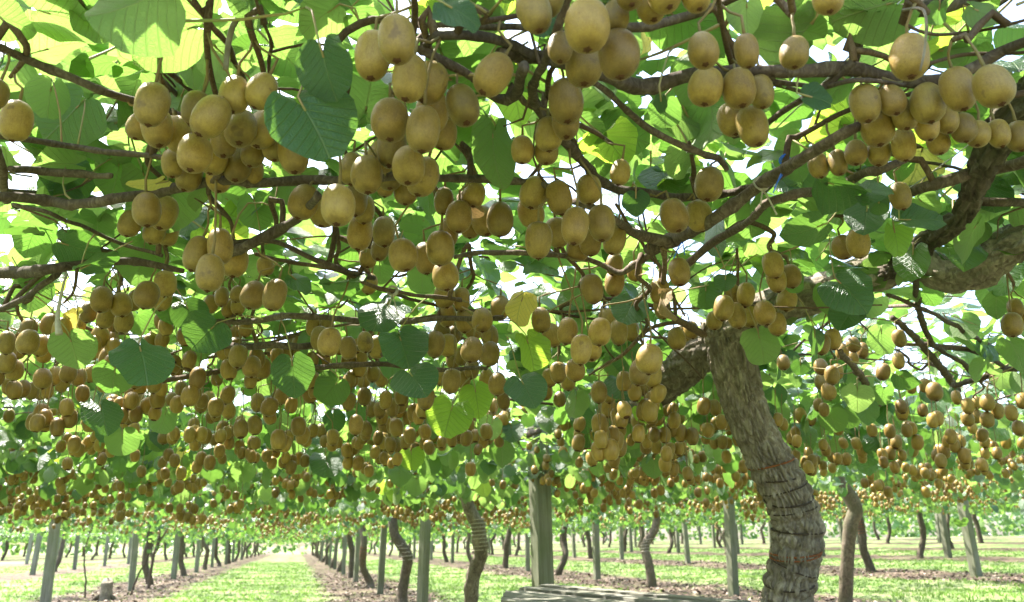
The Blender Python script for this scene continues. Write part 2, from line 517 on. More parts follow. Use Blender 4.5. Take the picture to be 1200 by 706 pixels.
# ------------------------------------------------------------------ leaf and fruit templates
def leaf_template(rings, ang, tipsharp=0.0, notch=0.0, fold=0.16, droop=0.18, wave=0.06, ph=0.0, curl=0.0):
    """broad heart-shaped blade, petiole point at the origin, tip along +Y, upper face +Z, about 1.45 wide and 1.4 long"""
    th_k = np.radians([0, 15, 30, 60, 90, 120, 150, 168, 180])
    r_k = np.array([0.98 + tipsharp - notch, 0.97 + tipsharp * 0.25, 0.94, 0.85, 0.73, 0.58, 0.47, 0.34, 0.10])
    th = np.linspace(-math.pi, math.pi, ang, endpoint=False) + 1e-6
    r = np.interp(np.abs(th), th_k, r_k) * (1 + 0.03 * np.sin(5 * th + ph) + 0.02 * np.sin(9 * th + 2 * ph))
    V = [(0, 0, 0)]
    for k in rings:
        for t, rr in zip(th, r):
            x = math.sin(t) * rr * k; y = math.cos(t) * rr * k
            z = fold * abs(x) ** 1.2 - droop * (y * y if y > 0 else y * y * 0.5) - curl * x * x + wave * k * k * math.sin(3 * t + ph) + wave * 0.5 * k ** 3 * math.sin(7 * t + ph * 3)
            V.append((x, y, z))
    F = []
    n = ang
    for j in range(n):
        F.append((0, 1 + (j + 1) % n, 1 + j))
    for k in range(len(rings) - 1):
        for j in range(n):
            a = 1 + k * n + j; b = 1 + k * n + (j + 1) % n
            F.append((a, b, b + n)); F.append((a, b + n, a + n))
    V = np.array(V)
    return V, np.array(F), V[:, :2].copy()
LEAF_HI = [leaf_template((0.3, 0.65, 0.86, 1.0), 28, *a) for a in (
    (0.05, 0.0, 0.14, 0.16, 0.05, 0.3, 0.0), (0.0, 0.10, 0.22, 0.24, 0.07, 1.4, 0.0), (0.14, 0.0, 0.10, 0.34, 0.06, 2.6, 0.1),
    (0.0, 0.06, 0.30, 0.12, 0.09, 3.7, 0.0), (0.02, 0.0, 0.05, 0.20, 0.10, 5.0, 0.25))]
LEAF_MID = [leaf_template((0.5, 1.0), 14, *a) for a in ((0.05, 0, 0.16, 0.2, 0.06, 0.3, 0.0), (0.0, 0.08, 0.26, 0.26, 0.08, 2.0, 0.0), (0.1, 0, 0.08, 0.3, 0.07, 4.0, 0.2))]
LEAF_LO = leaf_template((1.0,), 9, 0.05, 0, 0.22, 0.2, 0.05, 0.5, 0.0)
def fix_winding(tpl):
    V, F, U = tpl
    a = V[F[:, 1]] - V[F[:, 0]]; b = V[F[:, 2]] - V[F[:, 0]]
    nz = np.cross(a, b)[:, 2]
    F = F.copy(); F[nz < 0] = F[nz < 0][:, ::-1]
    return V, F, U
LEAF_HI = [fix_winding(t) for t in LEAF_HI]; LEAF_MID = [fix_winding(t) for t in LEAF_MID]; LEAF_LO = fix_winding(LEAF_LO)
HI_MESH = {}
def hi_mesh(i, mat):
    k = (i, mat.name)
    if k not in HI_MESH:
        V, F, U = LEAF_HI[i]
        me = np_mesh('leaf_blade', V, tris=F, uv=U)
        me.materials.append(mat)
        HI_MESH[k] = me
    return HI_MESH[k]

def fruit_template(nu, nv, e1=0.80, taper=0.0, fat=0.39):
    """kiwifruit 1 long (z from -0.5 to 0.5), width 0.78; the calyx end is at -z"""
    V = [(0, 0, 0.5)]
    for i in range(1, nv):
        ph = math.pi * i / nv
        c, s = math.cos(ph), math.sin(ph)
        z = 0.5 * math.copysign(abs(c) ** 0.92, c)
        r = fat * s ** e1 * (1 + taper * z)
        for j in range(nu):
            a = 2 * math.pi * j / nu
            V.append((r * math.cos(a), r * math.sin(a) * 0.96, z))
    V.append((0, 0, -0.49))
    F = []
    for j in range(nu): F.append((0, 1 + j, 1 + (j + 1) % nu))
    for i in range(nv - 2):
        for j in range(nu):
            a = 1 + i * nu + j; b = 1 + i * nu + (j + 1) % nu
            F.append((a, a + nu, b + nu)); F.append((a, b + nu, b))
    e = len(V) - 1; st = 1 + (nv - 2) * nu
    for j in range(nu): F.append((e, st + (j + 1) % nu, st + j))
    return np.array(V), np.array(F)
FV, FF = fruit_template(20, 14)
ME_FRUITS = []
for e1, tp, ft in ((0.80, 0.0, 0.385), (0.74, 0.16, 0.375), (0.86, -0.14, 0.40), (0.72, 0.05, 0.365), (0.82, -0.05, 0.425)):
    fv, ff = fruit_template(20, 14, e1, tp, ft)
    fv[:, 0] += 0.012 * np.sin(fv[:, 2] * 5 + e1 * 30)
    m_ = np_mesh('fruit_body', fv, tris=ff); m_.materials.append(M_FRUIT)
    ME_FRUITS.append(m_)
def calyx_mesh():
    V = [(0, 0, -0.525)]; F = []
    n = 10
    for k, (r, z) in enumerate(((0.032, -0.514), (0.062, -0.504), (0.082, -0.488))):
        for j in range(n):
            a = 2 * math.pi * j / n
            rr = r * (1 + (0.25 if j % 2 else -0.15) * (k == 2) + 0.1 * math.sin(3 * a))
            V.append((rr * math.cos(a), rr * math.sin(a), z - (0.012 if j % 2 and k == 1 else 0)))
    for j in range(n): F.append((0, 1 + (j + 1) % n, 1 + j))
    for k in range(2):
        for j in range(n):
            a = 1 + k * n + j; b = 1 + k * n + (j + 1) % n
            F.append((a, b, b + n)); F.append((a, b + n, a + n))
    # withered style tuft
    for t in range(5):
        a = t * 1.25; b = len(V)
        dx, dy = math.cos(a), math.sin(a)
        V += [(0.02 * -dy, 0.02 * dx, -0.515), (0.02 * dy, -0.02 * dx, -0.515), (0.045 * dx, 0.045 * dy, -0.56)]
        F.append((b, b + 1, b + 2))
    return np_mesh('calyx', np.array(V), tris=np.array(F), smooth=False)
ME_CALYX = calyx_mesh(); ME_CALYX.materials.append(M_CALYX)

# ------------------------------------------------------------------ main vine: trunk, head and limbs
BP = []                                   # sample points of wood that stalks can grow from
BPR = []
def add_bp(P, r):
    for p in P:
        BP.append((p.x, p.y, p.z)); BPR.append(r)
def trunk_disp(depth, fs=1.0, ring=0.0):
    """plated, furrowed bark: scales split by cracks, swollen rolls between the bindings"""
    def f(a, s, r, p):
        ca, sa = math.cos(a) * r * 62 * fs, math.sin(a) * r * 62 * fs
        q = Vector((ca, sa, s * 15 * fs))
        w = noise.noise_vector(q * 0.6)
        d = noise.voronoi(q + w * 1.1)[0]
        e = min(1.0, (d[1] - d[0]) / 0.34)
        plate = e * e * (3 - 2 * e)
        fine = noise.noise(Vector((ca * 2.2, sa * 2.2, s * 60 * fs + 7)))
        big = noise.noise(Vector((math.cos(a) * 1.1, math.sin(a) * 1.1, s * 7)))
        o = 0.0
        if ring:
            ph = s * 62 + 1.4 * noise.noise(Vector((s * 9, math.cos(a) * .7, math.sin(a) * .7)))
            o = ring * (abs(math.sin(ph)) - 0.6) * min(1, max(0, (1.42 - p.z) / .12))
        return depth * (plate - 0.72 + 0.25 * fine + 0.45 * noise.noise(q * 0.5)) + 0.06 * r * big + o
    return f
TD = 2.9
tr_px = [(921, 706, 27), (931, 655, 29), (934, 618, 29), (925, 586, 28), (909, 553, 27), (890, 517, 25.5), (872, 472, 25), (860, 428, 27), (852, 396, 29), (846, 372, 26)]
tr_pts = [PD(x, y, TD) for x, y, r in tr_px]
tr_r = [0.97 * r * TD / FPX for x, y, r in tr_px]
b0 = tr_pts[0]
gz = ground_z(b0.x + 0.05, b0.y)
tr_pts = [Vector((b0.x + 0.06, b0.y + 0.02, gz - 0.12)), Vector((b0.x + 0.05, b0.y + 0.01, gz + 0.10)), Vector((b0.x + 0.015, b0.y, gz + 0.45)), Vector((b0.x - 0.02, b0.y, 0.78))] + tr_pts
tr_r = [0.14, 0.105, 0.086, 0.076] + tr_r
vine0 = tag(empty('kiwifruit_vine', (b0.x + 0.05, b0.y, gz)), 'old kiwifruit vine with thick twisted bark trunk bound by rusty twine rings', 'vine')
def vpart(name, me, parent, mat):
    """a mesh in world coordinates, parented without moving it"""
    o = link(name, me, None, mat)
    if parent is not None:
        o.parent = parent
        o.matrix_parent_inverse = Matrix.Translation(-Vector(parent.location)) if parent.parent is None else parent.matrix_world.inverted()
    return o
me, P = tube('trunk', tr_pts, tr_r, 170, 0.0055, 0, 0, trunk_disp(0.0125, 1.0, 0.0105))
vpart('trunk', me, vine0, M_BARK)
trunkP = P
# rings of twine and wire sunk in the bark
def ring(i, rr, tilt, th, mat, name='binding'):
    c = trunkP[i]; t = (trunkP[i + 2] - trunkP[i - 2]).normalized()
    vax = CF
    n = (t + CR * tilt[0] + CF * tilt[1]).normalized()
    x = n.orthogonal().normalized(); y = n.cross(x)
    pts = []
    for k in range(33):
        a = 2 * math.pi * k / 32
        pts.append(c + (x * math.cos(a) + y * math.sin(a)) * rr * (1 + 0.02 * math.sin(5 * a + i)))
    me, _ = tube(name, pts, [th] * len(pts), 6, 0.02)
    vpart(name, me, vine0, mat)
def trunk_at(py):
    ys = [abs(project([tuple(p)])[1][0] - py) for p in trunkP]
    return int(np.argmin(ys))
def trunk_rad(i):
    p = trunkP[i]; py = project([tuple(p)])[1][0]
    return float(np.interp(py, [396, 428, 472, 517, 553, 586, 618, 655, 706], [29, 27, 25, 25.5, 27, 28, 29, 29, 27])) * TD / FPX
for py, tl, th, mt in ((543, (0.25, 0.1), .0042, M_RUST), (558, (0.32, 0.0), .0036, M_BIND), (573, (0.15, 0.1), .0030, M_BIND), (585, (0.22, -0.1), .0034, M_BIND),
                       (598, (0.12, 0.1), .0028, M_BIND), (622, (0.05, 0.1), .0040, M_BIND), (646, (-0.22, 0.05), .0048, M_RUST), (651, (-0.26, 0.05), .0034, M_RUST),
                       (664, (0.18, 0.0), .0032, M_BIND), (683, (-0.28, 0.0), .0036, M_BIND)):
    i = trunk_at(py)
    ring(i, trunk_rad(i) * 0.995, tl, th * .8, mt)

def limb(name, pts, rad, sides, step, mat, parent, disp=None, wob=0.0, lump=0.0, seed=0.0, node=0.0):
    me, P = tube(name, pts, rad, sides, step, wob, lump, disp, seed, node=node)
    o = vpart(name, me, parent, mat)
    add_bp(P[:: max(1, int(0.03 / step))], max(rad))
    return o, P
def dlimb(pix, sides=40, mat=None, d=0.007, step=0.012):
    pts = [PD(x, y, z) for x, y, z, r in pix]; rad = [0.86 * r * z / FPX for x, y, z, r in pix]
    return limb('limb', pts, rad, sides, step, mat or M_BARK2, vine0, trunk_disp(d * 1.4, 0.9))
# crown head leaning back over the row, then the cordon along the wire
dlimb([(856, 400, 2.9, 22), (832, 404, 2.98, 25), (808, 425, 3.08, 26), (785, 446, 3.2, 24), (762, 466, 3.4, 19), (738, 483, 3.8, 13), (700, 492, 4.4, 8), (668, 497, 5.4, 5), (646, 500, 6.5, 3)], 56, M_BARK, 0.010)
# thick right-hand limb
dlimb([(846, 398, 2.9, 24), (880, 372, 2.82, 25), (930, 352, 2.72, 25), (985, 335, 2.62, 25), (1030, 318, 2.55, 26), (1070, 308, 2.5, 24), (1110, 322, 2.44, 23), (1145, 316, 2.38, 27), (1180, 290, 2.3, 25), (1225, 268, 2.2, 24), (1320, 235, 2.05, 22)], 60, M_BARK, 0.009)
# dark upright limb at the right edge
dlimb([(1290, 20, 1.45, 26), (1225, 95, 1.5, 26), (1188, 130, 1.56, 25), (1168, 165, 1.63, 23), (1150, 200, 1.7, 17), (1138, 232, 1.78, 15), (1122, 258, 1.88, 14), (1085, 285, 2.1, 15), (1040, 318, 2.5, 14)], 48, M_BARK2, 0.008)

ZC = 0.70
BR = [  # (height above lens, sides, mat, [(px, py, radius px)...])
 (0.72, 12, 0, [(585, 62, 8), (612, 66, 10), (650, 70, 11), (700, 86, 11), (752, 101, 13), (800, 90, 10.5), (860, 85, 10), (930, 81, 10), (1000, 80, 10.5), (1040, 90, 10), (1090, 94, 10), (1130, 82, 9), (1170, 62, 8), (1215, 45, 7)]),
 (0.72, 10, 0, [(495, 60, 7), (506, 44, 7), (525, 40, 7), (560, 44, 7), (600, 54, 8), (628, 66, 9)]),
 (0.71, 9, 0, [(492, 58, 7), (525, 75, 7), (553, 91, 6.5), (582, 116, 7), (604, 112, 8), (614, 78, 9)]),
 (0.78, 8, 0, [(470, 30, 4), (540, 29, 4.5), (600, 32, 5), (660, 38, 5), (708, 32, 7), (752, 33, 8), (790, 22, 7.5), (838, 7, 7), (880, -14, 7)]),
 (0.70, 9, 0, [(650, 45, 6), (636, 78, 7), (622, 105, 7), (634, 136, 7), (665, 168, 7), (685, 192, 7), (702, 211, 7), (727, 223, 7), (760, 228, 6.5), (800, 232, 6), (850, 227, 6), (895, 216, 6)]),
 (0.70, 8, 0, [(690, 92, 5), (720, 113, 5), (750, 143, 5), (778, 162, 5), (815, 176, 5), (842, 188, 5), (852, 199, 4)]),
 (0.66, 11, 0, [(760, 292, 8), (782, 284, 11), (807, 273, 9.5), (840, 253, 9.5), (866, 236, 10), (900, 211, 10), (940, 186, 9.5), (980, 160, 9), (1015, 143, 8), (1060, 118, 7)]),
 (0.65, 9, 0, [(785, 285, 9), (752, 276, 7.5), (722, 260, 6.5), (700, 246, 6), (672, 236, 5)]),
 (0.64, 7, 0, [(775, 288, 6), (742, 309, 5), (727, 320, 4), (702, 310, 4), (676, 302, 4), (640, 298, 4), (600, 297, 4), (560, 298, 4), (532, 302, 3)]),
 (0.64, 7, 1, [(776, 290, 4), (779, 318, 4), (775, 345, 4.5), (790, 372, 5), (825, 392, 6)]),
 (0.68, 8, 0, [(790, 322, 5), (807, 308, 6), (840, 282, 6), (875, 260, 6), (902, 236, 6.5), (930, 228, 7), (975, 222, 7), (1010, 204, 7), (1030, 199, 7), (1060, 188, 6)]),
 (0.66, 10, 0, [(-30, 233, 7), (20, 232, 7.5), (60, 235, 8), (85, 239, 8), (130, 234, 7.5), (172, 228, 8), (215, 218, 9), (260, 212, 7), (300, 215, 7), (350, 213, 7.5), (400, 211, 7), (450, 209, 6.5), (520, 208, 6), (600, 213, 6), (660, 220, 5)]),
 (0.72, 8, 0, [(-30, 46, 6), (0, 57, 6), (60, 82, 6.5), (110, 102, 6.5), (150, 115, 6), (190, 127, 5.5), (222, 140, 5)]),
 (0.80, 7, 0, [(80, -15, 4), (125, 30, 4.2), (158, 62, 4.6), (185, 88, 4), (218, 128, 3.5)]),
 (0.80, 6, 0, [(140, 25, 3.5), (168, 55, 3.5), (197, 84, 4), (232, 113, 3.6)]),
 (0.78, 6, 1, [(222, -8, 4), (246, 28, 4), (264, 50, 4), (280, 80, 4), (288, 96, 3.5)]),
 (0.78, 6, 1, [(299, -8, 2.6), (311, 30, 2.6), (316, 60, 2.8), (314, 92, 2.5)]),
 (0.70, 7, 0, [(-20, 155, 5), (40, 165, 5), (90, 172, 5), (140, 180, 4.5), (200, 186, 4)]),
 (0.72, 8, 0, [(12, 198, 5), (50, 202, 6), (95, 204, 6), (130, 206, 4)]),
 (0.70, 7, 0, [(-8, 150, 6), (3, 200, 6), (9, 236, 6)]),
 (0.62, 9, 0, [(-30, 322, 9), (20, 319, 9), (55, 316, 8), (95, 312, 7), (150, 306, 6), (215, 318, 4)]),
 (0.61, 7, 0, [(-20, 372, 4), (25, 352, 4.5), (58, 330, 4.5), (72, 316, 4)]),
 (0.66, 6, 0, [(15, 240, 3), (60, 250, 3.2), (100, 268, 3), (148, 287, 3), (190, 300, 2.6)]),
 (0.62, 9, 0, [(255, 300, 6), (302, 282, 8), (330, 268, 8), (355, 252, 7), (372, 230, 6)]),
 (0.62, 7, 0, [(240, 285, 4), (300, 283, 4), (332, 287, 4.2), (365, 302, 4.4), (400, 315, 4), (438, 326, 4)]),
 (0.62, 6, 1, [(300, 298, 3), (345, 309, 3.2), (400, 318, 3), (455, 340, 3), (540, 352, 3)]),
 (0.60, 7, 0, [(240, 379, 4.5), (300, 376, 4.5), (345, 371, 5), (400, 374, 4.5), (450, 378, 4.5), (520, 374, 4), (590, 372, 3.5)]),
 (0.58, 7, 0, [(255, 406, 5), (300, 405, 5), (345, 407, 5), (380, 405, 5), (430, 411, 4.5), (480, 420, 4)]),
 (0.57, 7, 0, [(365, 432, 4), (400, 429, 4.5), (440, 427, 4), (500, 432, 3.5), (570, 432, 3)]),
 (0.58, 6, 1, [(175, 448, 4), (230, 440, 4.2), (268, 432, 4), (305, 424, 3.5)]),
 (0.58, 5, 1, [(190, 418, 3), (212, 430, 3), (234, 441, 3)]),
 (0.74, 7, 0, [(1072, 322, 5), (1076, 356, 4.5), (1082, 382, 4.5), (1092, 402, 4.4), (1102, 410, 4.2), (1126, 424, 3.6), (1150, 448, 3)]),
 (0.74, 6, 0, [(1098, 408, 4), (1130, 409, 3.6), (1158, 418, 3.5), (1178, 431, 3)]),
 (0.74, 7, 0, [(1045, 372, 4), (1062, 385, 4.5), (1090, 416, 5), (1110, 440, 5), (1122, 458, 5)]),
 (0.76, 6, 0, [(1040, 345, 3), (1100, 371, 3.2), (1150, 400, 3.2), (1210, 438, 3)]),
 (0.70, 6, 0, [(1118, 452, 4), (1150, 443, 4), (1180, 433, 4), (1215, 436, 3.6)]),
 (0.62, 7, 0, [(985, 412, 4), (1005, 436, 5), (1018, 455, 5), (1030, 474, 5)]),
 (0.86, 12, 2, [(985, -12, 13), (1012, 4, 14), (1040, 16, 15), (1070, 13, 14), (1110, 5, 13), (1150, -4, 12), (1220, -20, 12)]),
 (0.79, 8, 0, [(1014, 8, 9), (1009, 40, 8.5), (1000, 76, 8)]),
 (0.71, 7, 0, [(1000, 72, 6), (972, 96, 5.5), (940, 117, 5), (902, 142, 4.5), (860, 160, 4)]),
 (0.72, 8, 0, [(1050, 232, 7), (1085, 218, 8), (1120, 207, 9), (1160, 198, 9), (1215, 186, 9)]),
 (0.72, 8, 0, [(1140, 236, 7), (1175, 238, 6.5), (1220, 239, 6.5)]),
 (0.76, 6, 1, [(1058, 28, 2.6), (1100, 40, 2.6), (1140, 39, 2.6), (1175, 33, 2.6), (1215, 20, 2.6)]),
 (0.74, 6, 1, [(1090, 75, 2.6), (1120, 66, 2.8), (1155, 63, 2.8), (1215, 60, 2.6)]),
 (0.76, 5, 1, [(835, 10, 4), (848, 32, 4), (858, 55, 3.6), (864, 82, 3.5)]),
 (0.70, 6, 0, [(905, 96, 3.5), (960, 104, 3.5), (1000, 99, 3.5), (1060, 100, 3.2)]),
]
for k, (dz, sd_, mt, pix) in enumerate(BR):
    pts = []; rad = []
    for i, (x, y, r) in enumerate(pix):
        p = PZ(x, y, dz + 0.02 * math.sin(i * 1.7 + k))
        dpt = (p - CAM).dot(CF)
        pts.append(p); rad.append(0.77 * r * dpt / FPX)
    limb('branch', pts, rad, sd_ + 2, 0.014, (M_CANE, M_TWIG, M_BARK2)[mt], vine0, None, 0.006, 0.28, k * 3.1, 0.075 + 0.01 * (k % 4))

# ------------------------------------------------------------------ other vines of the orchard
POST_X = {}
def vine_positions():
    out = []
    for x in ROWS:
        if abs(x - 1.85) < .1: y0, sp = 9.0, 7.1
        elif abs(x + 3.9) < .1: y0, sp = 4.0, 7.5
        elif abs(x - 7.5) < .1: y0, sp = 4.4, 6.8
        elif abs(x - 13.1) < .1: y0, sp = 4.8, 6.8
        else: y0, sp = random.uniform(2, 7), 6.3
        y = y0
        while y < 104:
            px, py, d = project([(x, y, 1.6 + float(terr(x)))])
            if d[0] > 0.3 and -420 < px[0] < 1620 or (d[0] > -2 and abs(x) < 9 and y < 6):
                out.append((x, y))
            y += sp
    return out
VINES = vine_positions()
def trunk_variant(seed):
    rs = random.Random(seed)
    lean = rs.uniform(-0.16, 0.16); b = rs.uniform(-0.14, 0.14); c = rs.uniform(-0.12, 0.12)
    r0 = rs.uniform(0.085, 0.115)
    pts = [(lean * -.6, 0, -0.1), (lean * -.5, c, 0.12), (b, c * .5, 0.5), (b * 1.2, -c, 0.85), (lean, -c * .8, 1.2), (lean * 1.4, 0, 1.55), (lean * 1.3, 0.05, 1.74)]
    rad = [r0 * 1.5, r0 * 1.12, r0, r0 * 1.05, r0 * .95, r0 * .92, r0 * .8]
    def dsp(a, s, r, p):
        return 0.012 * noise.noise(Vector((math.cos(a) * 3.2, math.sin(a) * 3.2, s * 7 + seed))) - 0.006 * abs(noise.noise(Vector((math.cos(a) * 9, math.sin(a) * 9, s * 12 + seed))))
    me, P = tube('trunk', pts, rad, 20, 0.05, 0, 0, dsp)
    me.materials.append(M_BARK2)
    limbs = []
    top = P[-1]
    for sgn in (-1, 1):
        q = [top - Vector((0, 0, 0.1))]
        for k in range(1, 7):
            q.append(Vector((top.x * (1 - k / 6) + rs.uniform(-.07, .07), top.y + sgn * k * 0.5, 1.74 + rs.uniform(-.05, .05))))
        lm, _ = tube('limb', q, [0.07, 0.06, 0.05, 0.045, 0.04, 0.03, 0.02], 8, 0.09, 0.02, 0.2, None, seed)
        lm.materials.append(M_BARK2)
        limbs.append(lm)
    raws = []
    for k in range(16):
        sgn = rs.choice((-1, 1)); y = rs.uniform(-3, 3); z = 1.74
        x1 = sgn * rs.uniform(1.2, 2.6)
        q = [(0, y, z), (x1 * .3, y + rs.uniform(-.2, .2), z + .08), (x1 * .7, y + rs.uniform(-.4, .4), z + .04), (x1, y + rs.uniform(-.5, .5), z - .05)]
        raws.append(tube('c', q, [.016, .013, .010, .006], 5, 0.18, 0.03, 0.0, None, k, raw=True))
    cm = join_raw('canes', raws)
    cm.materials.append(M_CANE)
    z0 = rs.uniform(0.7, 0.95)
    coil = []
    for k in range(81):
        a = k / 16 * 2 * math.pi
        z = z0 + k / 80 * rs.uniform(0.30, 0.34)
        i = min(range(len(P)), key=lambda j: abs(P[j].z - z))
        coil.append(Vector((P[i].x + math.cos(a) * r0 * 1.09, P[i].y + math.sin(a) * r0 * 1.09, z)))
    bm, _ = tube('binding', coil, [0.006] * 81, 5, 0.05)
    bm.materials.append(M_STRING if seed % 2 else M_RUST)
    return me, limbs, cm, bm
TV = [trunk_variant(s) for s in range(5)]

def rot_np(nrm, tip):
    """rotation matrices with local z -> nrm and local y as near tip as possible"""
    z = nrm / np.linalg.norm(nrm, axis=1, keepdims=True)
    y = tip - (tip * z).sum(1, keepdims=True) * z
    y /= np.linalg.norm(y, axis=1, keepdims=True) + 1e-9
    x = np.cross(y, z)
    return np.stack([x, y, z], 2)
def rand_leaf_frames(n, spread, hang=0.0):
    nr = rng.normal(0, spread, (n, 3)); nr[:, 2] = 1.0
    tip = rng.normal(0, 1, (n, 3)); tip[:, 2] = -0.25 * rng.random(n)
    h = rng.random(n) < hang                     # some blades hang and show their upper face sideways
    ang = rng.uniform(0, 2 * math.pi, n)
    nh = np.stack([np.cos(ang), np.sin(ang), rng.uniform(0.1, 0.9, n)], 1)
    th = np.stack([np.cos(ang) * .35, np.sin(ang) * .35, -np.ones(n)], 1)
    nr[h] = nh[h]; tip[h] = th[h]
    return rot_np(nr, tip)

def crown_variant(nleaf, size, seed, lx=2.95, ly=3.6, gap=-0.06):
    n = nleaf
    x = rng.uniform(-lx, lx, n); y = rng.uniform(-ly, ly, n)
    z = 1.44 + 0.76 * rng.beta(1.5, 1.4, n)
    keep = np.array([noise.noise((a * 0.75 + seed * 9, b * 0.75, 0)) > gap + 0.25 * (random.random() - .5) for a, b in zip(x, y)])
    x, y, z = x[keep], y[keep], z[keep]
    n = len(x)
    R = rand_leaf_frames(n, 0.45, 0.30)
    z -= np.array([0.60 * max(0, noise.noise((a * 0.6 + seed * 5, b * 0.6, 4))) * random.random() for a, b in zip(x, y)])
    low = np.nonzero(z < 1.68)[0]                       # the lower blades hang among the fruit
    R[low] = rand_leaf_frames(len(low), 0.4, 0.85)
    s = size * rng.uniform(0.7, 1.2, n)
    V, F, U = LEAF_LO
    me = scatter('foliage', V, F, U, np.stack([x, y, z], 1), R, s)
    me.polygons.foreach_set('material_index', np.repeat((rng.random(n) < 0.45).astype(np.int32), len(F)))
    me.materials.append(M_LEAF); me.materials.append(M_DARK)
    return me
CROWN_MID = [crown_variant(6800, 0.074, s) for s in range(4)]
CROWN_FAR = [crown_variant(3600, 0.092, s + 7) for s in range(3)]

def row_word(x):
    return {1.85: 'in the row right of the grass lane', -3.9: 'in the row left of the grass lane', 7.5: 'in the row behind the wooden table',
            13.1: 'in the second row behind the wooden table'}.get(x)
LEFT_GAP = lambda x, y: (-12.3 < x < -5.2 and 16 < y < 62) or (-17.9 < x <= -12.3 and 20 < y < 70) or (-23.5 < x <= -17.9 and 28 < y < 70)
NEAR_VINES = [(vine0, 1.78, 2.9)]
for i, (x, y) in enumerate(VINES):
    gz = ground_z(x, y)
    bare = LEFT_GAP(x, y)
    if bare and i % 5: continue
    if x == -3.9 and 17 < y < 21: continue
    near = y < 12 and abs(x - 1.85) < 6.2 and x < 3
    dist = math.hypot(x, y)
    w = row_word(x)
    if near and x == 1.85: lab = 'kiwifruit vine with pale twine rings on its leaning trunk beside the square post'
    elif near and x < 0: lab = 'kiwifruit vine whose leaves roof the left of the grass lane' if y < 6 else 'kiwifruit vine in the left row just before the first grey post'
    elif near: lab = 'kiwifruit vine in the first row up the slope, its limbs meeting the old bound trunk\'s'
    elif bare: lab = 'cut back kiwifruit vine with bare trunk standing in the sunny clearing'
    elif w: lab = 'kiwifruit vine with dark leaning trunk ' + w
    elif x < 0: lab = 'distant kiwifruit vine with slim trunk beyond the sunny clearing'
    else: lab = 'distant kiwifruit vine with slim trunk high on the grassy slope'
    r = tag(empty('kiwifruit_vine', (x, y, gz)), lab, 'vine', 'kiwifruit vines ' + (w or ('beyond the clearing' if x < 0 else 'up the slope')))
    me, lms, cm, bm = TV[i % 5]
    hold = []
    rz = 0 if i % 2 else math.pi
    slope = math.atan(0.042) if x > 2.5 else 0.0
    if x == 7.5 and 10 < y < 13:
        lab = 'kiwifruit vine with slender pale S-bent trunk seen right of the old bound trunk'
        r['label'] = lab
        cp = [PD(a_, b_, 12.0) for a_, b_ in ((990, 712), (991, 698), (993, 657), (997, 615), (1003, 598), (994, 578), (980, 558), (965, 540))]
        me, _ = tube('trunk', cp, [.12, .098, .092, .095, .10, .09, .085, .07], 22, .05, 0, .12, None, 4)
        vpart('trunk', me, r, M_BARK2)
        me, _ = tube('limb', [PD(1003, 600, 12.0), PD(985, 572, 12.1), PD(978, 555, 12.3)], [.07, .06, .05], 10, .05, .01, .1)
        vpart('limb', me, r, M_BARK)
        c = tag(link('foliage', CROWN_MID[0], r), kind='stuff'); c.rotation_euler = (0, -math.atan(0.042), 0); c.location = (0, 0, .28)
        continue
    if x == 1.85 and 8 < y < 10:
        cp = [PD(a_, b_, 8.6) for a_, b_ in ((550, 776), (551, 760), (552, 705), (554, 676), (563, 651), (562, 634), (560, 616), (552, 601), (547, 587), (543, 566), (540, 545))]
        me, cP = tube('trunk', cp, [.12, .09, .074, .072, .076, .078, .072, .066, .064, .060, .055], 26, .03, 0, .15, trunk_disp(.006, .8), 4)
        tk = vpart('trunk', me, r, M_BARK)
        coil = []
        for q_ in range(145):
            ii = int(np.interp(q_, [0, 144], [np.argmin([abs(project([tuple(p_)])[1][0] - 648) for p_ in cP]), np.argmin([abs(project([tuple(p_)])[1][0] - 608) for p_ in cP])]))
            zz = np.interp(q_, [0, 144], [PD(562, 648, 8.6).z, PD(557, 608, 8.6).z])
            an = q_ / 16 * 2 * math.pi
            coil.append(Vector((cP[ii].x + math.cos(an) * .080, cP[ii].y + math.sin(an) * .080, zz)))
        me, _ = tube('binding', coil, [.0055] * 145, 5, .05)
        vpart('binding', me, r, M_STRING)
        for sg in (-1, 1):
            e_ = cP[-1]
            me, _ = tube('limb', [e_ - Vector((0, 0, .08)), e_ + Vector((0.05, sg * .5, .02)), e_ + Vector((0.08, sg * 1.4, .05)), e_ + Vector((0.1, sg * 2.6, .02))], [.05, .045, .035, .02], 9, .06, .02, .2)
            vpart('limb', me, r, M_BARK2)
        NEAR_VINES.append((r, x, y))
        continue
    t = link('trunk', me, r); hold.append(t)
    if not bare:
        for lm in lms: hold.append(link('limb', lm, r))
        if dist < 45: hold.append(tag(link('canes', cm, r), kind='stuff'))
    if dist < 25: hold.append(link('binding', bm, t))
    for h in hold:
        if h.parent == r: h.rotation_euler = (0, -slope if rz == 0 else slope, rz) if h.name.startswith(('canes', 'limb')) else (0, 0, rz + random.uniform(-.6, .6))
    # keep the fork joined to the trunk of the same variant
    t.rotation_euler = (0, 0, rz)
    if near: NEAR_VINES.append((r, x, y))
    elif not bare:
        c = link('foliage', random.choice(CROWN_MID if dist < 24 else CROWN_FAR), r)
        c.rotation_euler = (0, -slope if rz == 0 else slope, rz)
        tag(c, kind='stuff')

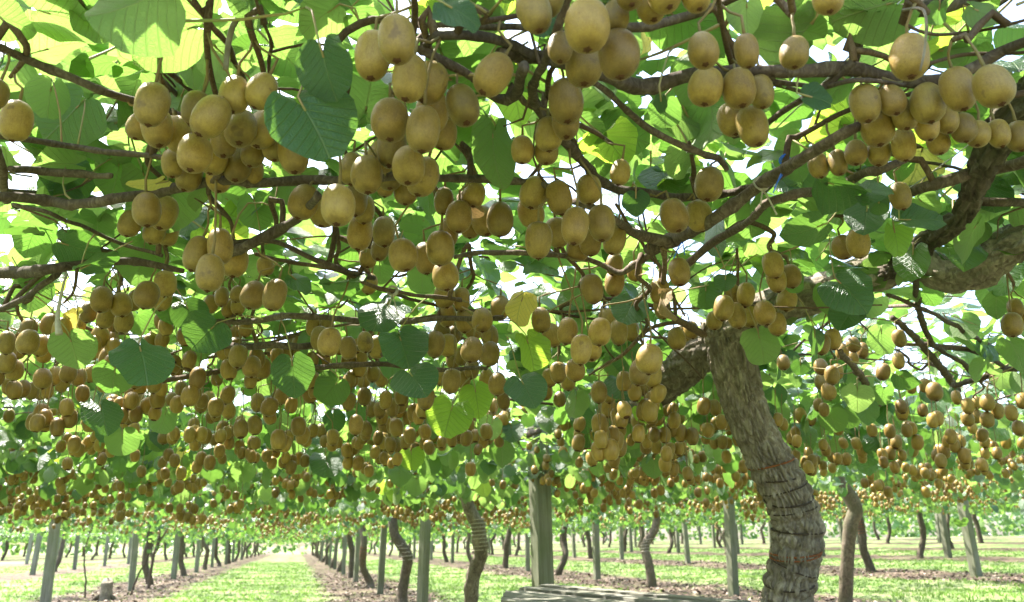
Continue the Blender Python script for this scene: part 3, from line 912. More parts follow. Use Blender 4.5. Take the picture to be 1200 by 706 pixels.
# ------------------------------------------------------------------ trellis posts and wires
def add_post(x, y, h, w, label, group, lean=(0, 0), rz=0.0, name='trellis_post'):
    me = box_mesh('post', w, w, h + 0.25, 0.012, 0.002)
    o = link(name, me, None, M_POST)
    gz = ground_z(x, y)
    o.location = (x, y, gz - 0.25)
    o.rotation_euler = (lean[0], lean[1], rz)
    return tag(o, label, 'post', group)
p632 = add_post(1.88, 6.6, 1.97, 0.135, 'tall grey-green wooden trellis post rising behind the wooden table', 'trellis posts', (0, -0.03), 0.25)
cap = link('wire_staple', tube('w', [(-.09, -.085, 1.98), (0, -.09, 1.97), (.09, -.085, 1.985)], [.004] * 3, 5, .03)[0], p632, M_WIRE)
add_post(1.84, 13.1, 1.80, 0.13, 'square wooden post with one pale and one mossy green face beside the twine-bound vine', 'trellis posts', (0, 0.02), 0.62)
y = 20.2
while y < 70:
    add_post(1.85 + random.uniform(-.06, .06), y, 1.75, 0.14, 'weathered trellis post in the long row right of the grass lane', 'posts right of the lane', (random.uniform(-.02, .02), random.uniform(-.02, .02)), random.uniform(-.3, .3))
    y += 7.1
y = 16.05
while y < 70:
    add_post(-3.9 + random.uniform(-.08, .08), y, 1.85, 0.15, 'grey wooden trellis post in the row left of the grass lane', 'posts left of the lane', (random.uniform(-.02, .02), random.uniform(-.03, .0)), random.uniform(-.3, .3))
    y += 7.6
add_post(7.5, 14.4, 1.8, 0.15, 'mossy thin trellis post seen just left of the old bound trunk', 'posts behind the table', (0, .02), .3)
y = 21.5
while y < 68:
    add_post(7.5 + random.uniform(-.06, .06), y, 1.78, 0.15, 'upright trellis post in the row behind the wooden table', 'posts behind the table', (random.uniform(-.03, .03), random.uniform(-.02, .02)), random.uniform(-.3, .3))
    y += 7.2
add_post(13.1, 15.0, 1.75, 0.17, 'pale leaning post on the grassy slope with lime leaves at its top', 'posts on the slope', (0.0, -.07), .2)
y = 22.0
while y < 66:
    add_post(13.1 + random.uniform(-.1, .1), y, 1.75, 0.15, 'slim pale post on the grassy slope among far vines', 'posts on the slope', (random.uniform(-.03, .03), random.uniform(-.05, .02)), random.uniform(-.3, .3))
    y += 6.4
for X in (18.7, 24.3, 29.9):
    y = 20.5 + X * .1
    while y < 64:
        add_post(X + random.uniform(-.1, .1), y, 1.75, 0.16, 'slim pale post on the grassy slope among far vines', 'posts on the slope', (random.uniform(-.03, .03), random.uniform(-.06, .02)), random.uniform(-.3, .3))
        y += 6.4
for X in (-9.5, -15.1):
    y = 17.0
    while y < 66:
        add_post(X + random.uniform(-.1, .1), y, 1.75, 0.16, 'pale trellis post standing in or past the sunny clearing', 'posts past the clearing', (random.uniform(-.03, .03), random.uniform(-.03, .06)), random.uniform(-.3, .3))
        y += 6.6
WR = [(-3.9, 1.80, 'trellis wire strung along the post tops left of the grass lane'), (1.86, 1.90, 'trellis wire strung along the post tops right of the grass lane'), (7.5, 1.80 + float(terr(7.5)), 'trellis wire strung along the post tops behind the wooden table')]
for x, z, lab in WR:
    pts = [(x, yy, z - 0.02 * (k % 2)) for k, yy in enumerate(np.arange(0.4, 66, 3.1))]
    o = link('trellis_wire', tube('w', pts, [.0022] * len(pts), 5, 1.0)[0], None, M_WIRE)
    tag(o, lab, 'wire', 'trellis wires')
for (a, b, lab) in ((PZ(1062, -6, .84), PZ(908, 152, .72), 'thin grey wire slanting down past the upper right branch'), (PZ(1140, 166, .74), PZ(1024, 246, .70), 'thin grey wire slanting past the leaves by the right limb')):
    m = (a + b) / 2 - Vector((0, 0, .006))
    tag(link('trellis_wire', tube('w', [a, m, b], [.0013] * 3, 5, .05)[0], None, M_WIRE), lab, 'wire', 'slanting wires')

# ------------------------------------------------------------------ kiwifruit one by one
# each bunch: label, then fruits as photo pixel centre, width, height and sideways lean in degrees (front fruit first)
BUNCH = [
 ('kiwifruit in the pair at the left edge above the long grey branch', [(19, 142, 37, 41, 0), (-6, 110, 24, 32, 0)]),
 ('kiwifruit at the twig end of the bunch beside the dark heart-shaped double leaf', [(178, 123, 40, 51, 3), (184, 150, 37, 42, 0), (209, 158, 34, 42, 10), (163, 148, 22, 34, 0)]),
 ('kiwifruit in the heart of the bunch beside the dark heart-shaped double leaf', [(247, 137, 41, 49, -24), (228, 180, 39, 47, -8), (262, 166, 32, 40, 0), (282, 150, 31, 46, 0), (230, 128, 34, 42, -10), (250, 186, 30, 36, 0)]),
 ('kiwifruit tucked right against the edge of the dark heart-shaped double leaf', [(307, 107, 35, 43, -12), (275, 111, 35, 39, 0), (308, 152, 33, 46, 0), (344, 181, 37, 42, 0), (322, 172, 28, 36, 0), (297, 178, 28, 34, 0)]),
 ('kiwifruit along the bottom of the double leaf\'s bunch, meeting the grey branch', [(278, 193, 34, 36, 0), (257, 206, 32, 37, 0), (293, 201, 30, 34, 0), (202, 192, 26, 34, 0), (222, 206, 30, 34, 0)]),
 ('kiwifruit in the knot of large fruit at the tip of the arched branch', [(465, 47, 47, 59, 4), (437, 66, 40, 58, -8), (480, 92, 43, 56, -14), (503, 97, 30, 52, -6)]),
 ('kiwifruit in the cluster slung just under the arched branch', [(542, 124, 39, 51, 14), (507, 131, 35, 47, 0), (457, 141, 40, 51, 0), (496, 152, 42, 47, 12), (520, 157, 30, 38, -12)]),
 ('kiwifruit in the lower bunch under the arched branch, over the grey branch',
  [(479, 194, 36, 47, -6), (459, 174, 37, 42, 0), (447, 184, 32, 40, 0), (496, 207, 33, 46, -8), (430, 205, 36, 40, 0), (413, 198, 28, 38, 0), (456, 207, 26, 32, 0), (475, 224, 26, 32, 10), (452, 216, 24, 30, 0)]),
 ('lone kiwifruit hanging at the bend of the arched branch', [(578, 88, 43, 55, -12)]),
 ('kiwifruit in the top bunch of large fruit above the knotted branch',
  [(688, 30, 48, 61, 0), (725, 64, 45, 60, -4), (684, 76, 42, 47, 4), (626, 14, 43, 52, 18), (643, -6, 43, 50, 8), (721, 20, 26, 40, 0), (657, 56, 26, 36, 0)]),
 ('kiwifruit in the stacked pair below the knotted branch', [(663, 119, 36, 51, 2), (663, 142, 35, 40, 0), (643, 157, 29, 38, 14)]),
 ('kiwifruit in the row peeping over the top right branch', [(778, -8, 38, 46, 0), (763, 6, 38, 44, 0), (815, -8, 34, 38, 0), (737, -10, 30, 34, 0)]),
 ('kiwifruit in the bunch hung in front of and behind the grey knotted branch',
  [(824, 59, 36, 42, 0), (866, 104, 39, 48, 0), (827, 102, 36, 44, 0), (882, 149, 36, 48, 0), (875, 60, 27, 37, 0), (892, 108, 28, 38, 0), (858, 140, 30, 38, 0)]),
 ('kiwifruit half hidden above the knotted branch among lime leaves', [(931, 62, 29, 36, 0), (970, -4, 33, 38, 0)]),
 ('kiwifruit with a pale twig drawn across its front', [(1066, 67, 44, 53, -4)]),
 ('kiwifruit in the neat pair beside the dark upright limb', [(1123, 105, 40, 50, 4), (1164, 101, 42, 53, 0)]),
 ('kiwifruit in the bunch slung under the knotted branch near the twig-crossed fruit', [(1014, 122, 34, 45, 3), (1045, 118, 30, 38, 8), (1087, 121, 38, 45, 6), (1028, 149, 36, 37, -6), (1060, 135, 28, 38, 0), (1086, 147, 30, 32, 0)]),
 ('small kiwifruit in the shaded row below the neat pair, reaching the dark upright limb', [(1109, 140, 24, 34, 0), (1129, 150, 27, 34, 0), (1099, 166, 26, 28, 0), (1146, 157, 22, 28, 0), (1170, 157, 27, 30, 0), (1194, 160, 27, 36, 0)]),
 ('kiwifruit in the row lying over the bare side branch', [(1059, 170, 30, 33, 0), (1030, 178, 28, 30, 0), (1003, 179, 25, 31, 0), (982, 191, 22, 29, 0), (959, 194, 22, 30, 0)]),
 ('kiwifruit set against the forked bare branch', [(831, 216, 31, 36, -10), (790, 253, 32, 36, 4), (819, 253, 27, 36, 10)]),
 ('kiwifruit above the two round teal leaves', [(1055, 230, 26, 29, 0)]),
 ('kiwifruit in the bunch of yellow-lit plump fruit beside the branch fork', [(674, 265, 35, 43, 0), (705, 262, 33, 42, 0), (631, 282, 31, 41, 0), (720, 281, 27, 37, -8), (653, 273, 27, 36, 0), (677, 292, 24, 28, 0), (692, 284, 26, 30, 0)]),
 ('kiwifruit in the upper trio of the yellow-lit bunch beside the branch fork', [(655, 232, 30, 41, 4), (626, 226, 30, 38, -12), (622, 249, 28, 32, 0)]),
 ('shaded greenish kiwifruit hanging behind and above the yellow-lit bunch', [(690, 222, 27, 34, 0), (612, 176, 26, 34, 0), (640, 178, 24, 30, 0), (727, 202, 22, 29, 0)]),
 ('kiwifruit in the tight cluster touching the underside of the long grey branch', [(396, 241, 40, 42, 0), (356, 237, 30, 41, -8), (379, 249, 28, 35, 0), (416, 235, 28, 38, 0), (427, 246, 24, 32, 0)]),
 ('kiwifruit in the trio on long stalks below the grey branch\'s tight cluster', [(422, 273, 28, 39, 0), (450, 272, 26, 35, 0), (446, 291, 25, 28, 0)]),
 ('kiwifruit in the string of fruit between the stalked trio and the dry leaf', [(472, 299, 30, 40, 0), (499, 303, 25, 37, 0), (516, 291, 30, 38, 0), (522, 323, 30, 34, 0), (526, 272, 25, 33, 0)]),
 ('kiwifruit beside the curled dry leaf', [(586, 257, 28, 40, -3), (567, 259, 22, 37, 10), (538, 254, 31, 34, 0), (520, 236, 24, 32, 0), (551, 265, 22, 28, 0), (556, 228, 22, 30, 0)]),
 ('small greenish kiwifruit in the shade under the grey branch', [(431, 303, 19, 22, 0), (433, 333, 19, 23, 0)]),
 ('kiwifruit in the bunch tucked under the pale long leaf', [(172, 246, 32, 41, 0), (192, 250, 24, 40, 0), (152, 262, 20, 32, 0), (181, 272, 24, 28, 0), (197, 273, 21, 31, -6)]),
 ('kiwifruit in the tidy bunch of four dangling on thin stalks', [(258, 289, 32, 39, 0), (231, 298, 30, 41, 0), (246, 320, 34, 36, 0), (274, 305, 25, 38, 0)]),
 ('kiwifruit in the pair hanging free between the small bunches', [(322, 346, 30, 34, 0), (297, 346, 25, 34, 0), (311, 312, 17, 21, 0)]),
 ('kiwifruit in the trio behind the pale folded leaf', [(172, 346, 25, 33, 0), (194, 333, 24, 31, 0), (190, 350, 24, 27, 0)]),
 ('kiwifruit in the crowded bunch above the large dark round leaf',
  [(119, 351, 24, 27, 0), (142, 357, 23, 28, 0), (124, 372, 21, 25, 0), (145, 377, 22, 25, 0), (104, 366, 19, 24, 0), (117, 395, 20, 23, 0), (131, 402, 18, 24, 0), (108, 412, 17, 20, 0), (124, 413, 18, 20, 0), (130, 386, 18, 22, 0), (158, 352, 18, 24, 0)]),
 ('kiwifruit in the trio under the pale hanging cord', [(72, 387, 22, 27, 0), (58, 380, 17, 24, 0), (91, 382, 18, 24, 0)]),
 ('kiwifruit in the bunch at the left edge before the white sky',
  [(33, 401, 23, 26, 0), (8, 402, 20, 26, 0), (47, 405, 18, 25, 0), (8, 425, 20, 23, 0), (17, 434, 20, 23, 0), (11, 453, 17, 20, 0), (27, 456, 17, 21, 0), (38, 458, 14, 20, 0), (-4, 442, 18, 22, 0), (22, 410, 18, 22, 0)]),
 ('kiwifruit in the hanging line before the white sky, left of the dark round leaf',
  [(50, 444, 19, 22, 0), (64, 441, 16, 21, 0), (80, 437, 17, 22, 0), (92, 442, 16, 21, 0), (107, 438, 15, 20, 0), (73, 451, 15, 18, 0), (55, 457, 16, 17, 0), (47, 460, 14, 17, 0)]),
 ('kiwifruit just below the large dark round leaf', [(181, 450, 18, 20, 0), (160, 445, 18, 18, 0)]),
 ('kiwifruit on the thin low twig between two round leaves',
  [(223, 464, 19, 23, 0), (212, 455, 14, 18, 0), (236, 474, 14, 21, 0), (253, 478, 17, 23, 0), (268, 481, 14, 21, 0), (267, 463, 17, 18, 0), (245, 467, 13, 17, 0)]),
 ('kiwifruit in the pair against the small overlapping dark leaves', [(279, 418, 21, 25, 0), (295, 430, 20, 23, 0), (308, 432, 15, 24, 0), (300, 420, 16, 20, 0)]),
 ('small kiwifruit among the leaves over the grass lane', [(201, 468, 13, 15, 0), (163, 468, 12, 14, 0), (173, 479, 12, 15, 0), (151, 488, 15, 16, 0), (157, 503, 13, 17, 0), (192, 513, 11, 16, 0), (202, 513, 12, 16, 0)]),
 ('kiwifruit in the shaded bunch behind the two small dark leaves', [(260, 348, 18, 21, 0), (247, 357, 18, 21, 0), (279, 358, 18, 21, 0), (278, 345, 16, 18, 0), (268, 362, 17, 20, 0), (288, 385, 17, 21, 0), (276, 392, 17, 21, 0)]),
 ('kiwifruit in the line beside the large dark leaf at the centre', [(386, 401, 27, 31, 0), (375, 397, 18, 28, 0), (408, 408, 20, 27, 0), (428, 401, 20, 25, 0), (442, 407, 17, 26, 0), (367, 383, 18, 22, 0), (383, 382, 17, 20, 0)]),
 ('kiwifruit in the column left of the yellow leaf',
  [(524, 370, 20, 28, 0), (544, 376, 19, 28, 0), (565, 375, 23, 28, 0), (521, 347, 22, 26, 0), (541, 351, 20, 27, 0), (586, 361, 20, 28, 0), (555, 388, 18, 22, 0), (510, 404, 20, 31, 0), (525, 405, 17, 27, 0), (553, 410, 23, 30, 0), (541, 418, 16, 22, 0),
   (574, 415, 22, 28, 0), (574, 394, 20, 24, 0), (531, 422, 16, 22, 0), (553, 433, 17, 22, 0), (518, 388, 17, 24, 0), (532, 392, 16, 22, 0)]),
 ('kiwifruit in the crop just above the two lime round leaves', [(583, 450, 20, 27, 0), (570, 443, 15, 21, 0), (529, 447, 19, 28, 0), (543, 444, 17, 22, 0), (499, 467, 21, 23, 0), (517, 442, 15, 20, 0), (590, 470, 15, 20, 0)]),
 ('kiwifruit in the dense crop below the large dark leaf at the centre',
  [(409, 471, 17, 21, 0), (427, 465, 16, 21, 0), (452, 469, 17, 21, 0), (445, 481, 14, 19, 0), (460, 478, 14, 21, 0), (470, 474, 14, 20, 0), (413, 444, 15, 20, 0), (437, 438, 15, 21, 0), (447, 443, 13, 21, 0), (426, 446, 13, 18, 0), (417, 498, 18, 23, 0),
   (429, 507, 14, 19, 0), (423, 428, 16, 20, 0), (436, 480, 13, 18, 0)]),
 ('kiwifruit in the dim bunch under the square dark leaf left of centre', [(316, 477, 16, 23, 0), (302, 472, 14, 21, 0), (329, 465, 15, 20, 0), (341, 470, 14, 20, 0), (367, 505, 13, 16, 0), (377, 505, 11, 16, 0), (359, 516, 13, 16, 0), (390, 513, 15, 19, 0), (337, 513, 13, 17, 0)]),
 ('kiwifruit in the bunch beside the pale green oval leaf',
  [(681, 410, 27, 33, 0), (634, 375, 23, 28, 0), (665, 388, 24, 30, 0), (703, 389, 24, 31, 0), (725, 390, 21, 28, 0), (647, 393, 20, 28, 0), (692, 409, 22, 30, 0), (711, 375, 20, 26, 0), (740, 388, 17, 24, 0)]),
 ('kiwifruit in the bunch above the old trunk\'s left shoulder', [(694, 339, 26, 34, 4), (720, 332, 24, 30, 0), (720, 310, 20, 26, 0), (744, 318, 19, 24, 0), (773, 342, 24, 30, 0), (796, 319, 27, 28, 0), (776, 361, 20, 26, 0)]),
 ('kiwifruit in the trio on long stalks in front of the gnarled head', [(761, 421, 25, 35, 0), (750, 436, 21, 31, -6), (765, 441, 18, 28, 0), (752, 452, 17, 20, 0)]),
 ('kiwifruit in the pair over the two teal leaves by the post', [(702, 460, 18, 25, 0), (714, 461, 16, 23, 0)]),
 ('kiwifruit in the bunch right of the dark toothed leaf', [(654, 437, 18, 25, 0), (674, 434, 20, 25, 0), (644, 443, 16, 22, 0), (666, 448, 15, 20, 0), (656, 468, 14, 18, 0), (640, 460, 14, 18, 0)]),
 ('kiwifruit against the bark of the gnarled head', [(793, 397, 20, 24, 8), (800, 391, 17, 22, 0), (810, 387, 17, 21, 6)]),
 ('kiwifruit in the bunch of four beside the teal leaf above the right limb', [(906, 311, 24, 29, 0), (910, 328, 24, 26, 0), (927, 324, 19, 28, 0), (922, 352, 20, 27, 0)]),
 ('kiwifruit in the dark pair below the round teal leaves', [(988, 290, 22, 29, 4), (1006, 285, 27, 30, -4)]),
 ('kiwifruit in the bunch across the top of the old trunk', [(848, 361, 23, 29, -8), (863, 370, 22, 29, 0), (896, 367, 23, 29, 0), (911, 380, 21, 27, -8), (878, 370, 17, 28, 0), (874, 346, 23, 27, 0), (858, 345, 20, 25, 0), (837, 376, 18, 22, 0)]),
 ('kiwifruit in the bunch hanging right of the old trunk under the dark leaf',
  [(976, 398, 20, 24, 0), (963, 404, 20, 25, 0), (1000, 404, 15, 18, 0), (987, 412, 13, 19, 0), (1000, 419, 14, 17, 0), (1011, 411, 13, 18, 0), (962, 430, 15, 20, 0), (975, 440, 18, 20, 0), (962, 448, 14, 19, 0), (971, 459, 15, 21, 0), (981, 436, 14, 18, 0)]),
 ('small kiwifruit dangling singly before the bright gap right of the trunk', [(1054, 397, 14, 20, 0), (1053, 423, 15, 18, 0), (1035, 436, 16, 20, -8), (1095, 459, 17, 21, 0), (918, 425, 14, 17, 0), (1068, 454, 12, 14, 0), (1084, 452, 12, 16, 0)]),
 ('kiwifruit at the right edge before the bright gap', [(1186, 381, 23, 26, 0), (1190, 361, 16, 23, 0), (1204, 372, 20, 26, 0)]),
 ('kiwifruit in the long bunch over the grassy slope at right',
  [(1134, 476, 15, 18, 0), (1121, 466, 13, 15, 0), (1145, 472, 12, 15, 0), (1157, 472, 15, 18, 0), (1134, 491, 14, 16, 0), (1144, 488, 12, 16, 0), (1157, 492, 15, 18, 0), (1169, 482, 15, 18, 0), (1185, 484, 14, 18, 0), (1198, 470, 14, 18, 0), (1194, 502, 14, 18, 0)]),
]
# solve each fruit's place: distance from its usual size, kept within the height band of the hanging crop
fr = []
for bi, (lab, lst) in enumerate(BUNCH):
    for (x, y, w, h, tl) in lst:
        dw, dh = 51.0 / w, 63.0 / h
        d0 = dw if h < 1.12 * w else (dw + dh) / 2
        ray = px_ray(x, y)
        zc = d0 * ray.z
        lo, hi = 0.36, 0.66
        d = d0
        if ray.z > 0.02:
            if zc < lo: d = lo / ray.z
            if zc > hi: d = hi / ray.z
        s = (max(w, h * 0.80) * d / FPX) / 0.0505
        fr.append([bi, x, y, d, s, tl])
def fpos(f): return np.array(CAM + px_ray(f[1], f[2]) * f[3])
for it in range(60):
    P = np.array([fpos(f) for f in fr]); moved = 0
    S = np.array([f[4] for f in fr])
    for i in range(len(fr)):
        D = (P[i + 1:] - P[i]) * np.array([1, 1, 0.80])
        L = np.linalg.norm(D, axis=1); lim = 0.0245 * (S[i + 1:] + S[i])
        for k in np.nonzero(L < lim)[0]:
            j = i + 1 + k
            a, b = (fr[i], fr[j])
            # the one listed later goes further back, keeping its size in the picture
            st = 0.006
            b[3] += st; b[4] *= b[3] / (b[3] - st)
            if it % 2: a[3] -= st * .6; a[4] *= a[3] / (a[3] + st * .6)
            moved += 1
    if not moved: break
for f in fr: f[4] = min(max(f[4], 0.72), 1.32)
FP = np.array([fpos(f) for f in fr])

# fruiting canes: one per bunch, grown from the nearest branch
WOOD0 = np.array(BP)
def nearest(p, A):
    d = ((A - np.asarray(p)) ** 2).sum(1)
    i = int(d.argmin())
    return A[i], math.sqrt(d[i])
for bi, (lab, lst) in enumerate(BUNCH):
    ids = [i for i, f in enumerate(fr) if f[0] == bi]
    Q = FP[ids]
    # split long bunches into pieces so that canes stay over their fruit
    c = Q.mean(0)
    ztop = np.percentile(Q[:, 2], 80) + 0.075
    X = Q[:, :2] - c[:2]
    if len(ids) > 2:
        u_, s_, vt = np.linalg.svd(X); dr = vt[0]
    else:
        a = random.uniform(0, 6.28); dr = np.array([math.cos(a), math.sin(a)])
    t = X @ dr
    a0, a1 = t.min() - 0.03, t.max() + 0.03
    p0 = Vector((c[0] + dr[0] * a0, c[1] + dr[1] * a0, ztop + 0.01)); p1 = Vector((c[0] + dr[0] * a1, c[1] + dr[1] * a1, ztop))
    w0, d0 = nearest(p0, WOOD0); w1, d1 = nearest(p1, WOOD0)
    if d1 < d0: p0, p1, w0, d0 = p1, p0, w1, d1
    w0 = Vector(w0)
    k = max(2, int((p1 - p0).length / 0.12))
    path = [w0, w0.lerp(p0, 0.5) + Vector((0, 0, 0.03))]
    for i in range(k + 1):
        path.append(p0.lerp(p1, i / k) + Vector((random.uniform(-.02, .02), random.uniform(-.02, .02), random.uniform(-.008, .012))))
    rr = [0.0065] * 2 + list(np.linspace(0.006, 0.0035, k + 1))
    me, P = tube('fruiting_cane', path, rr, 7, 0.02, 0.004, 0.2, None, bi)
    vpart('fruiting_cane', me, vine0, M_TWIG)
    add_bp(P, 0.005)
WOOD = np.array(BP)

# words for the fruit that stand out in their bunch
SPECIAL, MIDDLE = {}, set()
for bi, (lab, lst) in enumerate(BUNCH):
    ids = [i for i, f in enumerate(fr) if f[0] == bi and -10 < f[1] < 1210 and f[2] > -5]
    if len(ids) < 3 or not lab.startswith('kiwifruit') or len(lab.split()) > 15: continue
    hi_ = max(ids, key=lambda i: FP[i][2]); lo_ = min(ids, key=lambda i: FP[i][2])
    if lo_ == max(ids, key=lambda i: fr[i][2]): SPECIAL[lo_] = 'lowest ' + lab
    if hi_ == min(ids, key=lambda i: fr[i][2]): SPECIAL[hi_] = 'topmost ' + lab
    if hi_ in SPECIAL and lo_ in SPECIAL: MIDDLE.add(bi)
    elif hi_ in SPECIAL or lo_ in SPECIAL:
        SPECIAL.pop(hi_, None); SPECIAL.pop(lo_, None)

def stalk_path(top, ax):
    """from the fruit's shoulder up to the best piece of wood"""
    d = WOOD - top
    cost = np.linalg.norm(d, axis=1) + np.where(d[:, 2] < 0.015, 0.6, 0)
    i = int(cost.argmin())
    w = Vector(WOOD[i]); t = Vector(top)
    L = (w - t).length
    m1 = t - ax * min(0.03, L * .4)
    m2 = t.lerp(w, 0.65) + Vector((random.uniform(-.006, .006), random.uniform(-.006, .006), -0.004 + 0.10 * L))
    return [t + ax * 0.004, m1, m2, w]
for k, f in enumerate(fr):
    bi, x, y, d, s, tl = f
    lab = BUNCH[bi][0]
    pos = Vector(FP[k])
    ax = Vector((random.gauss(0, .10), random.gauss(0, .10), -1))
    ax = (ax + CR * math.tan(R_(tl)) - Fh * 0.06).normalized()
    q = (-ax).to_track_quat('Z', 'Y')
    from mathutils import Quaternion
    q = q @ Quaternion((0, 0, 1), random.uniform(0, 6.28))
    if k in SPECIAL: lab2 = SPECIAL[k]
    elif bi in MIDDLE: lab2 = 'middle ' + lab
    else: lab2 = lab
    root = tag(empty('kiwifruit', pos), lab2, 'kiwifruit', None if len(BUNCH[bi][1]) == 1 or k in SPECIAL else lab.replace('kiwifruit', 'fruit', 1))
    L = 0.0665 * s
    ss = (L * random.uniform(0.96, 1.06) , L * random.uniform(0.94, 1.04), L * random.uniform(0.95, 1.04))
    for nm, me in (('fruit_body', random.choice(ME_FRUITS)), ('calyx', ME_CALYX)):
        o = link(nm, me, root)
        o.rotation_mode = 'QUATERNION'; o.rotation_quaternion = q; o.scale = ss
    top = pos - ax * (ss[2] * 0.495)
    pts = [p - pos for p in stalk_path(np.array(top), ax)]
    me, _ = tube('stalk', pts, [0.0030, 0.0022, 0.0020, 0.0026], 6, 0.02)
    link('stalk', me, root, M_STALK)

# ------------------------------------------------------------------ the rest of the crop, too many to count, one mesh
def crop_rest():
    pos_all = {0: [], 1: [], 2: []}
    hx, hy, _ = project(FP)
    def cluster(x, y, base, n, lvl):
        for _ in range(n):
            a = rng.normal(0, 0.065, 2)
            pos_all[lvl].append((x + a[0], y + a[1], base + rng.normal(0, 0.045)))
    y = 2.6
    for _ in range(40000):
        x = rng.uniform(-22, 32); y = 2.4 + 48 * rng.random() ** 1.25
        d = math.hypot(x, y)
        z = 1.56 + float(terr(x)) + rng.normal(0, 0.06) + 0.30 * noise.noise((x * .55, y * .55, 9))
        px, py, dep = project([(x, y, z)])
        if dep[0] < 2.6 or px[0] < -80 or px[0] > 1280: continue
        if LEFT_GAP(x, y): continue
        if noise.noise((x * 1.2, y * 1.2, 5)) < 0.06 and not (380 < px[0] < 800 and dep[0] < 4.6 and rng.random() < .6): continue
        if px[0] > 980 and dep[0] < 8 and rng.random() < .55: continue
        dens = np.interp(dep[0], [2.6, 3.2, 5, 9, 16, 30, 50], [0.55, 0.85, 1.0, 0.85, 0.6, 0.35, 0.15])
        if rng.random() > dens: continue
        if dep[0] < 3.4 and px[0] > 840: continue          # the old trunk stands clear
        if dep[0] < 12.5 and 950 < px[0] < 1020 and py[0] > 545: continue
        if dep[0] < 6.3 and 600 < px[0] < 668 and py[0] > 488: continue
        if dep[0] < 4.2:
            # leave the fruit placed one by one in clear view
            if np.min((hx - px[0]) ** 2 + (hy - py[0]) ** 2) < 13 ** 2: continue
        cluster(x, y, z, int(rng.integers(2, 11)), 0 if dep[0] < 7 else (1 if dep[0] < 18 else 2))
    bodies = []
    for lvl, (nu, nv) in enumerate(((10, 8), (7, 5), (5, 4))):
        P = np.array(pos_all[lvl])
        if len(P) == 0: continue
        # thin out overlapping fruit
        cell = np.floor(P / np.array([0.044, 0.044, 0.055])).astype(int)
        _, ix = np.unique(cell, axis=0, return_index=True)
        P = P[ix]
        px, py, dep = project(P)
        P = P[(dep > 2.3) & (py > 300)]
        n = len(P)
        V, F = fruit_template(nu, nv)
        tm = np.zeros(len(F), int)
        if lvl < 2: tm[-nu:] = 1
        nr = rng.normal(0, 0.16, (n, 3)); nr[:, 2] = 1
        R = rot_np(nr, rng.normal(0, 1, (n, 3)))
        bodies.append((V, F, tm, P, R, 0.066 * rng.uniform(0.85, 1.12, n)))
        print('crop level', lvl, n)
    Vs, Fs, Ms, b = [], [], [], 0
    for V, F, tm, P, R, s in bodies:
        n, m = len(P), len(V)
        Vs.append((np.einsum('nij,nmj->nmi', R, V[None] * s[:, None, None]) + P[:, None]).reshape(-1, 3))
        Fs.append((F[None] + (b + np.arange(n) * m)[:, None, None]).reshape(-1, 3))
        Ms.append(np.tile(tm, n)); b += n * m
    me = np_mesh('kiwifruit_crop', np.concatenate(Vs), tris=np.concatenate(Fs), matidx=np.concatenate(Ms))
    me.materials.append(M_CROP); me.materials.append(M_CALYX)
    o = link('kiwifruit', me)
    tag(o, 'mass of small brown kiwifruit hanging under the canopy all through the orchard', 'kiwifruit crop', None, 'stuff')
    # thin stalks of the nearer ones
    P = bodies[0][3]
    V, T, Q, U, _ = tube('s', [(0, 0, 0), (0.004, 0.002, 0.035), (-0.003, 0.004, 0.10)], [.0022, .0018, .002], 4, 0.04, raw=True)
    F = np.concatenate([np.stack([Q[:, 0], Q[:, 1], Q[:, 2]], 1), np.stack([Q[:, 0], Q[:, 2], Q[:, 3]], 1)])
    n = len(P)
    a = rng.uniform(0, 6.28, n)
    R = rot_np(np.tile([0, 0, 1.0], (n, 1)), np.stack([np.cos(a), np.sin(a), np.zeros(n)], 1))
    sm = scatter('stalks', V, F, None, P + np.array([0, 0, 0.03]), R, np.ones(n))
    s = link('stalks', sm, o, M_STALK)
    tag(s, kind='stuff')
    return P
CROP_NEAR = crop_rest()

# slim canes of the near canopy
def near_canes():
    for k in range(78):
        x = rng.uniform(-4.5, 5.0); y = rng.uniform(0.9, 8.0)
        a = rng.normal(0, 0.55) + (0 if rng.random() < .75 else 1.57)
        L = rng.uniform(0.5, 1.3)
        z = CAMZ + rng.uniform(0.66, 0.92) + float(terr(x))
        if y < 2.2: z = CAMZ + rng.uniform(0.80, 0.98)
        pts = []
        for i in range(6):
            t = (i / 5 - .5) * 2 * L
            pts.append((x + math.cos(a) * t, y + math.sin(a) * t, z + rng.normal(0, .03) - 0.05 * (t / L) ** 2))
        r = rng.uniform(0.003, 0.007)
        par = min(NEAR_VINES, key=lambda v: (v[1] - x) ** 2 + (v[2] - y) ** 2)[0]
        limb('cane', pts, [r * 1.2, r * 1.1, r, r * .9, r * .8, r * .5], 6, 0.05, M_TWIG if k % 3 else M_CANE, par, None, 0.012, 0.15, k)
    # short twigs and tendrils between the branches
    for k in range(170):
        b = WOOD[int(rng.integers(len(WOOD)))]
        p = Vector(b)
        dpt = Vector((rng.normal(0, .10), rng.normal(0, .10), rng.uniform(0.0, .16)))
        mid = p + dpt * .5 + Vector((rng.normal(0, .03), rng.normal(0, .03), rng.normal(0, .02)))
        e = p + dpt + Vector((0, 0, -0.03))
        limb('twig', [p, mid, e], [.0028, .0022, .0012], 5, 0.03, M_TWIG if k % 2 else M_PET, vine0, None, 0.01, 0.0, k)
near_canes()
WOOD = np.array(BP)

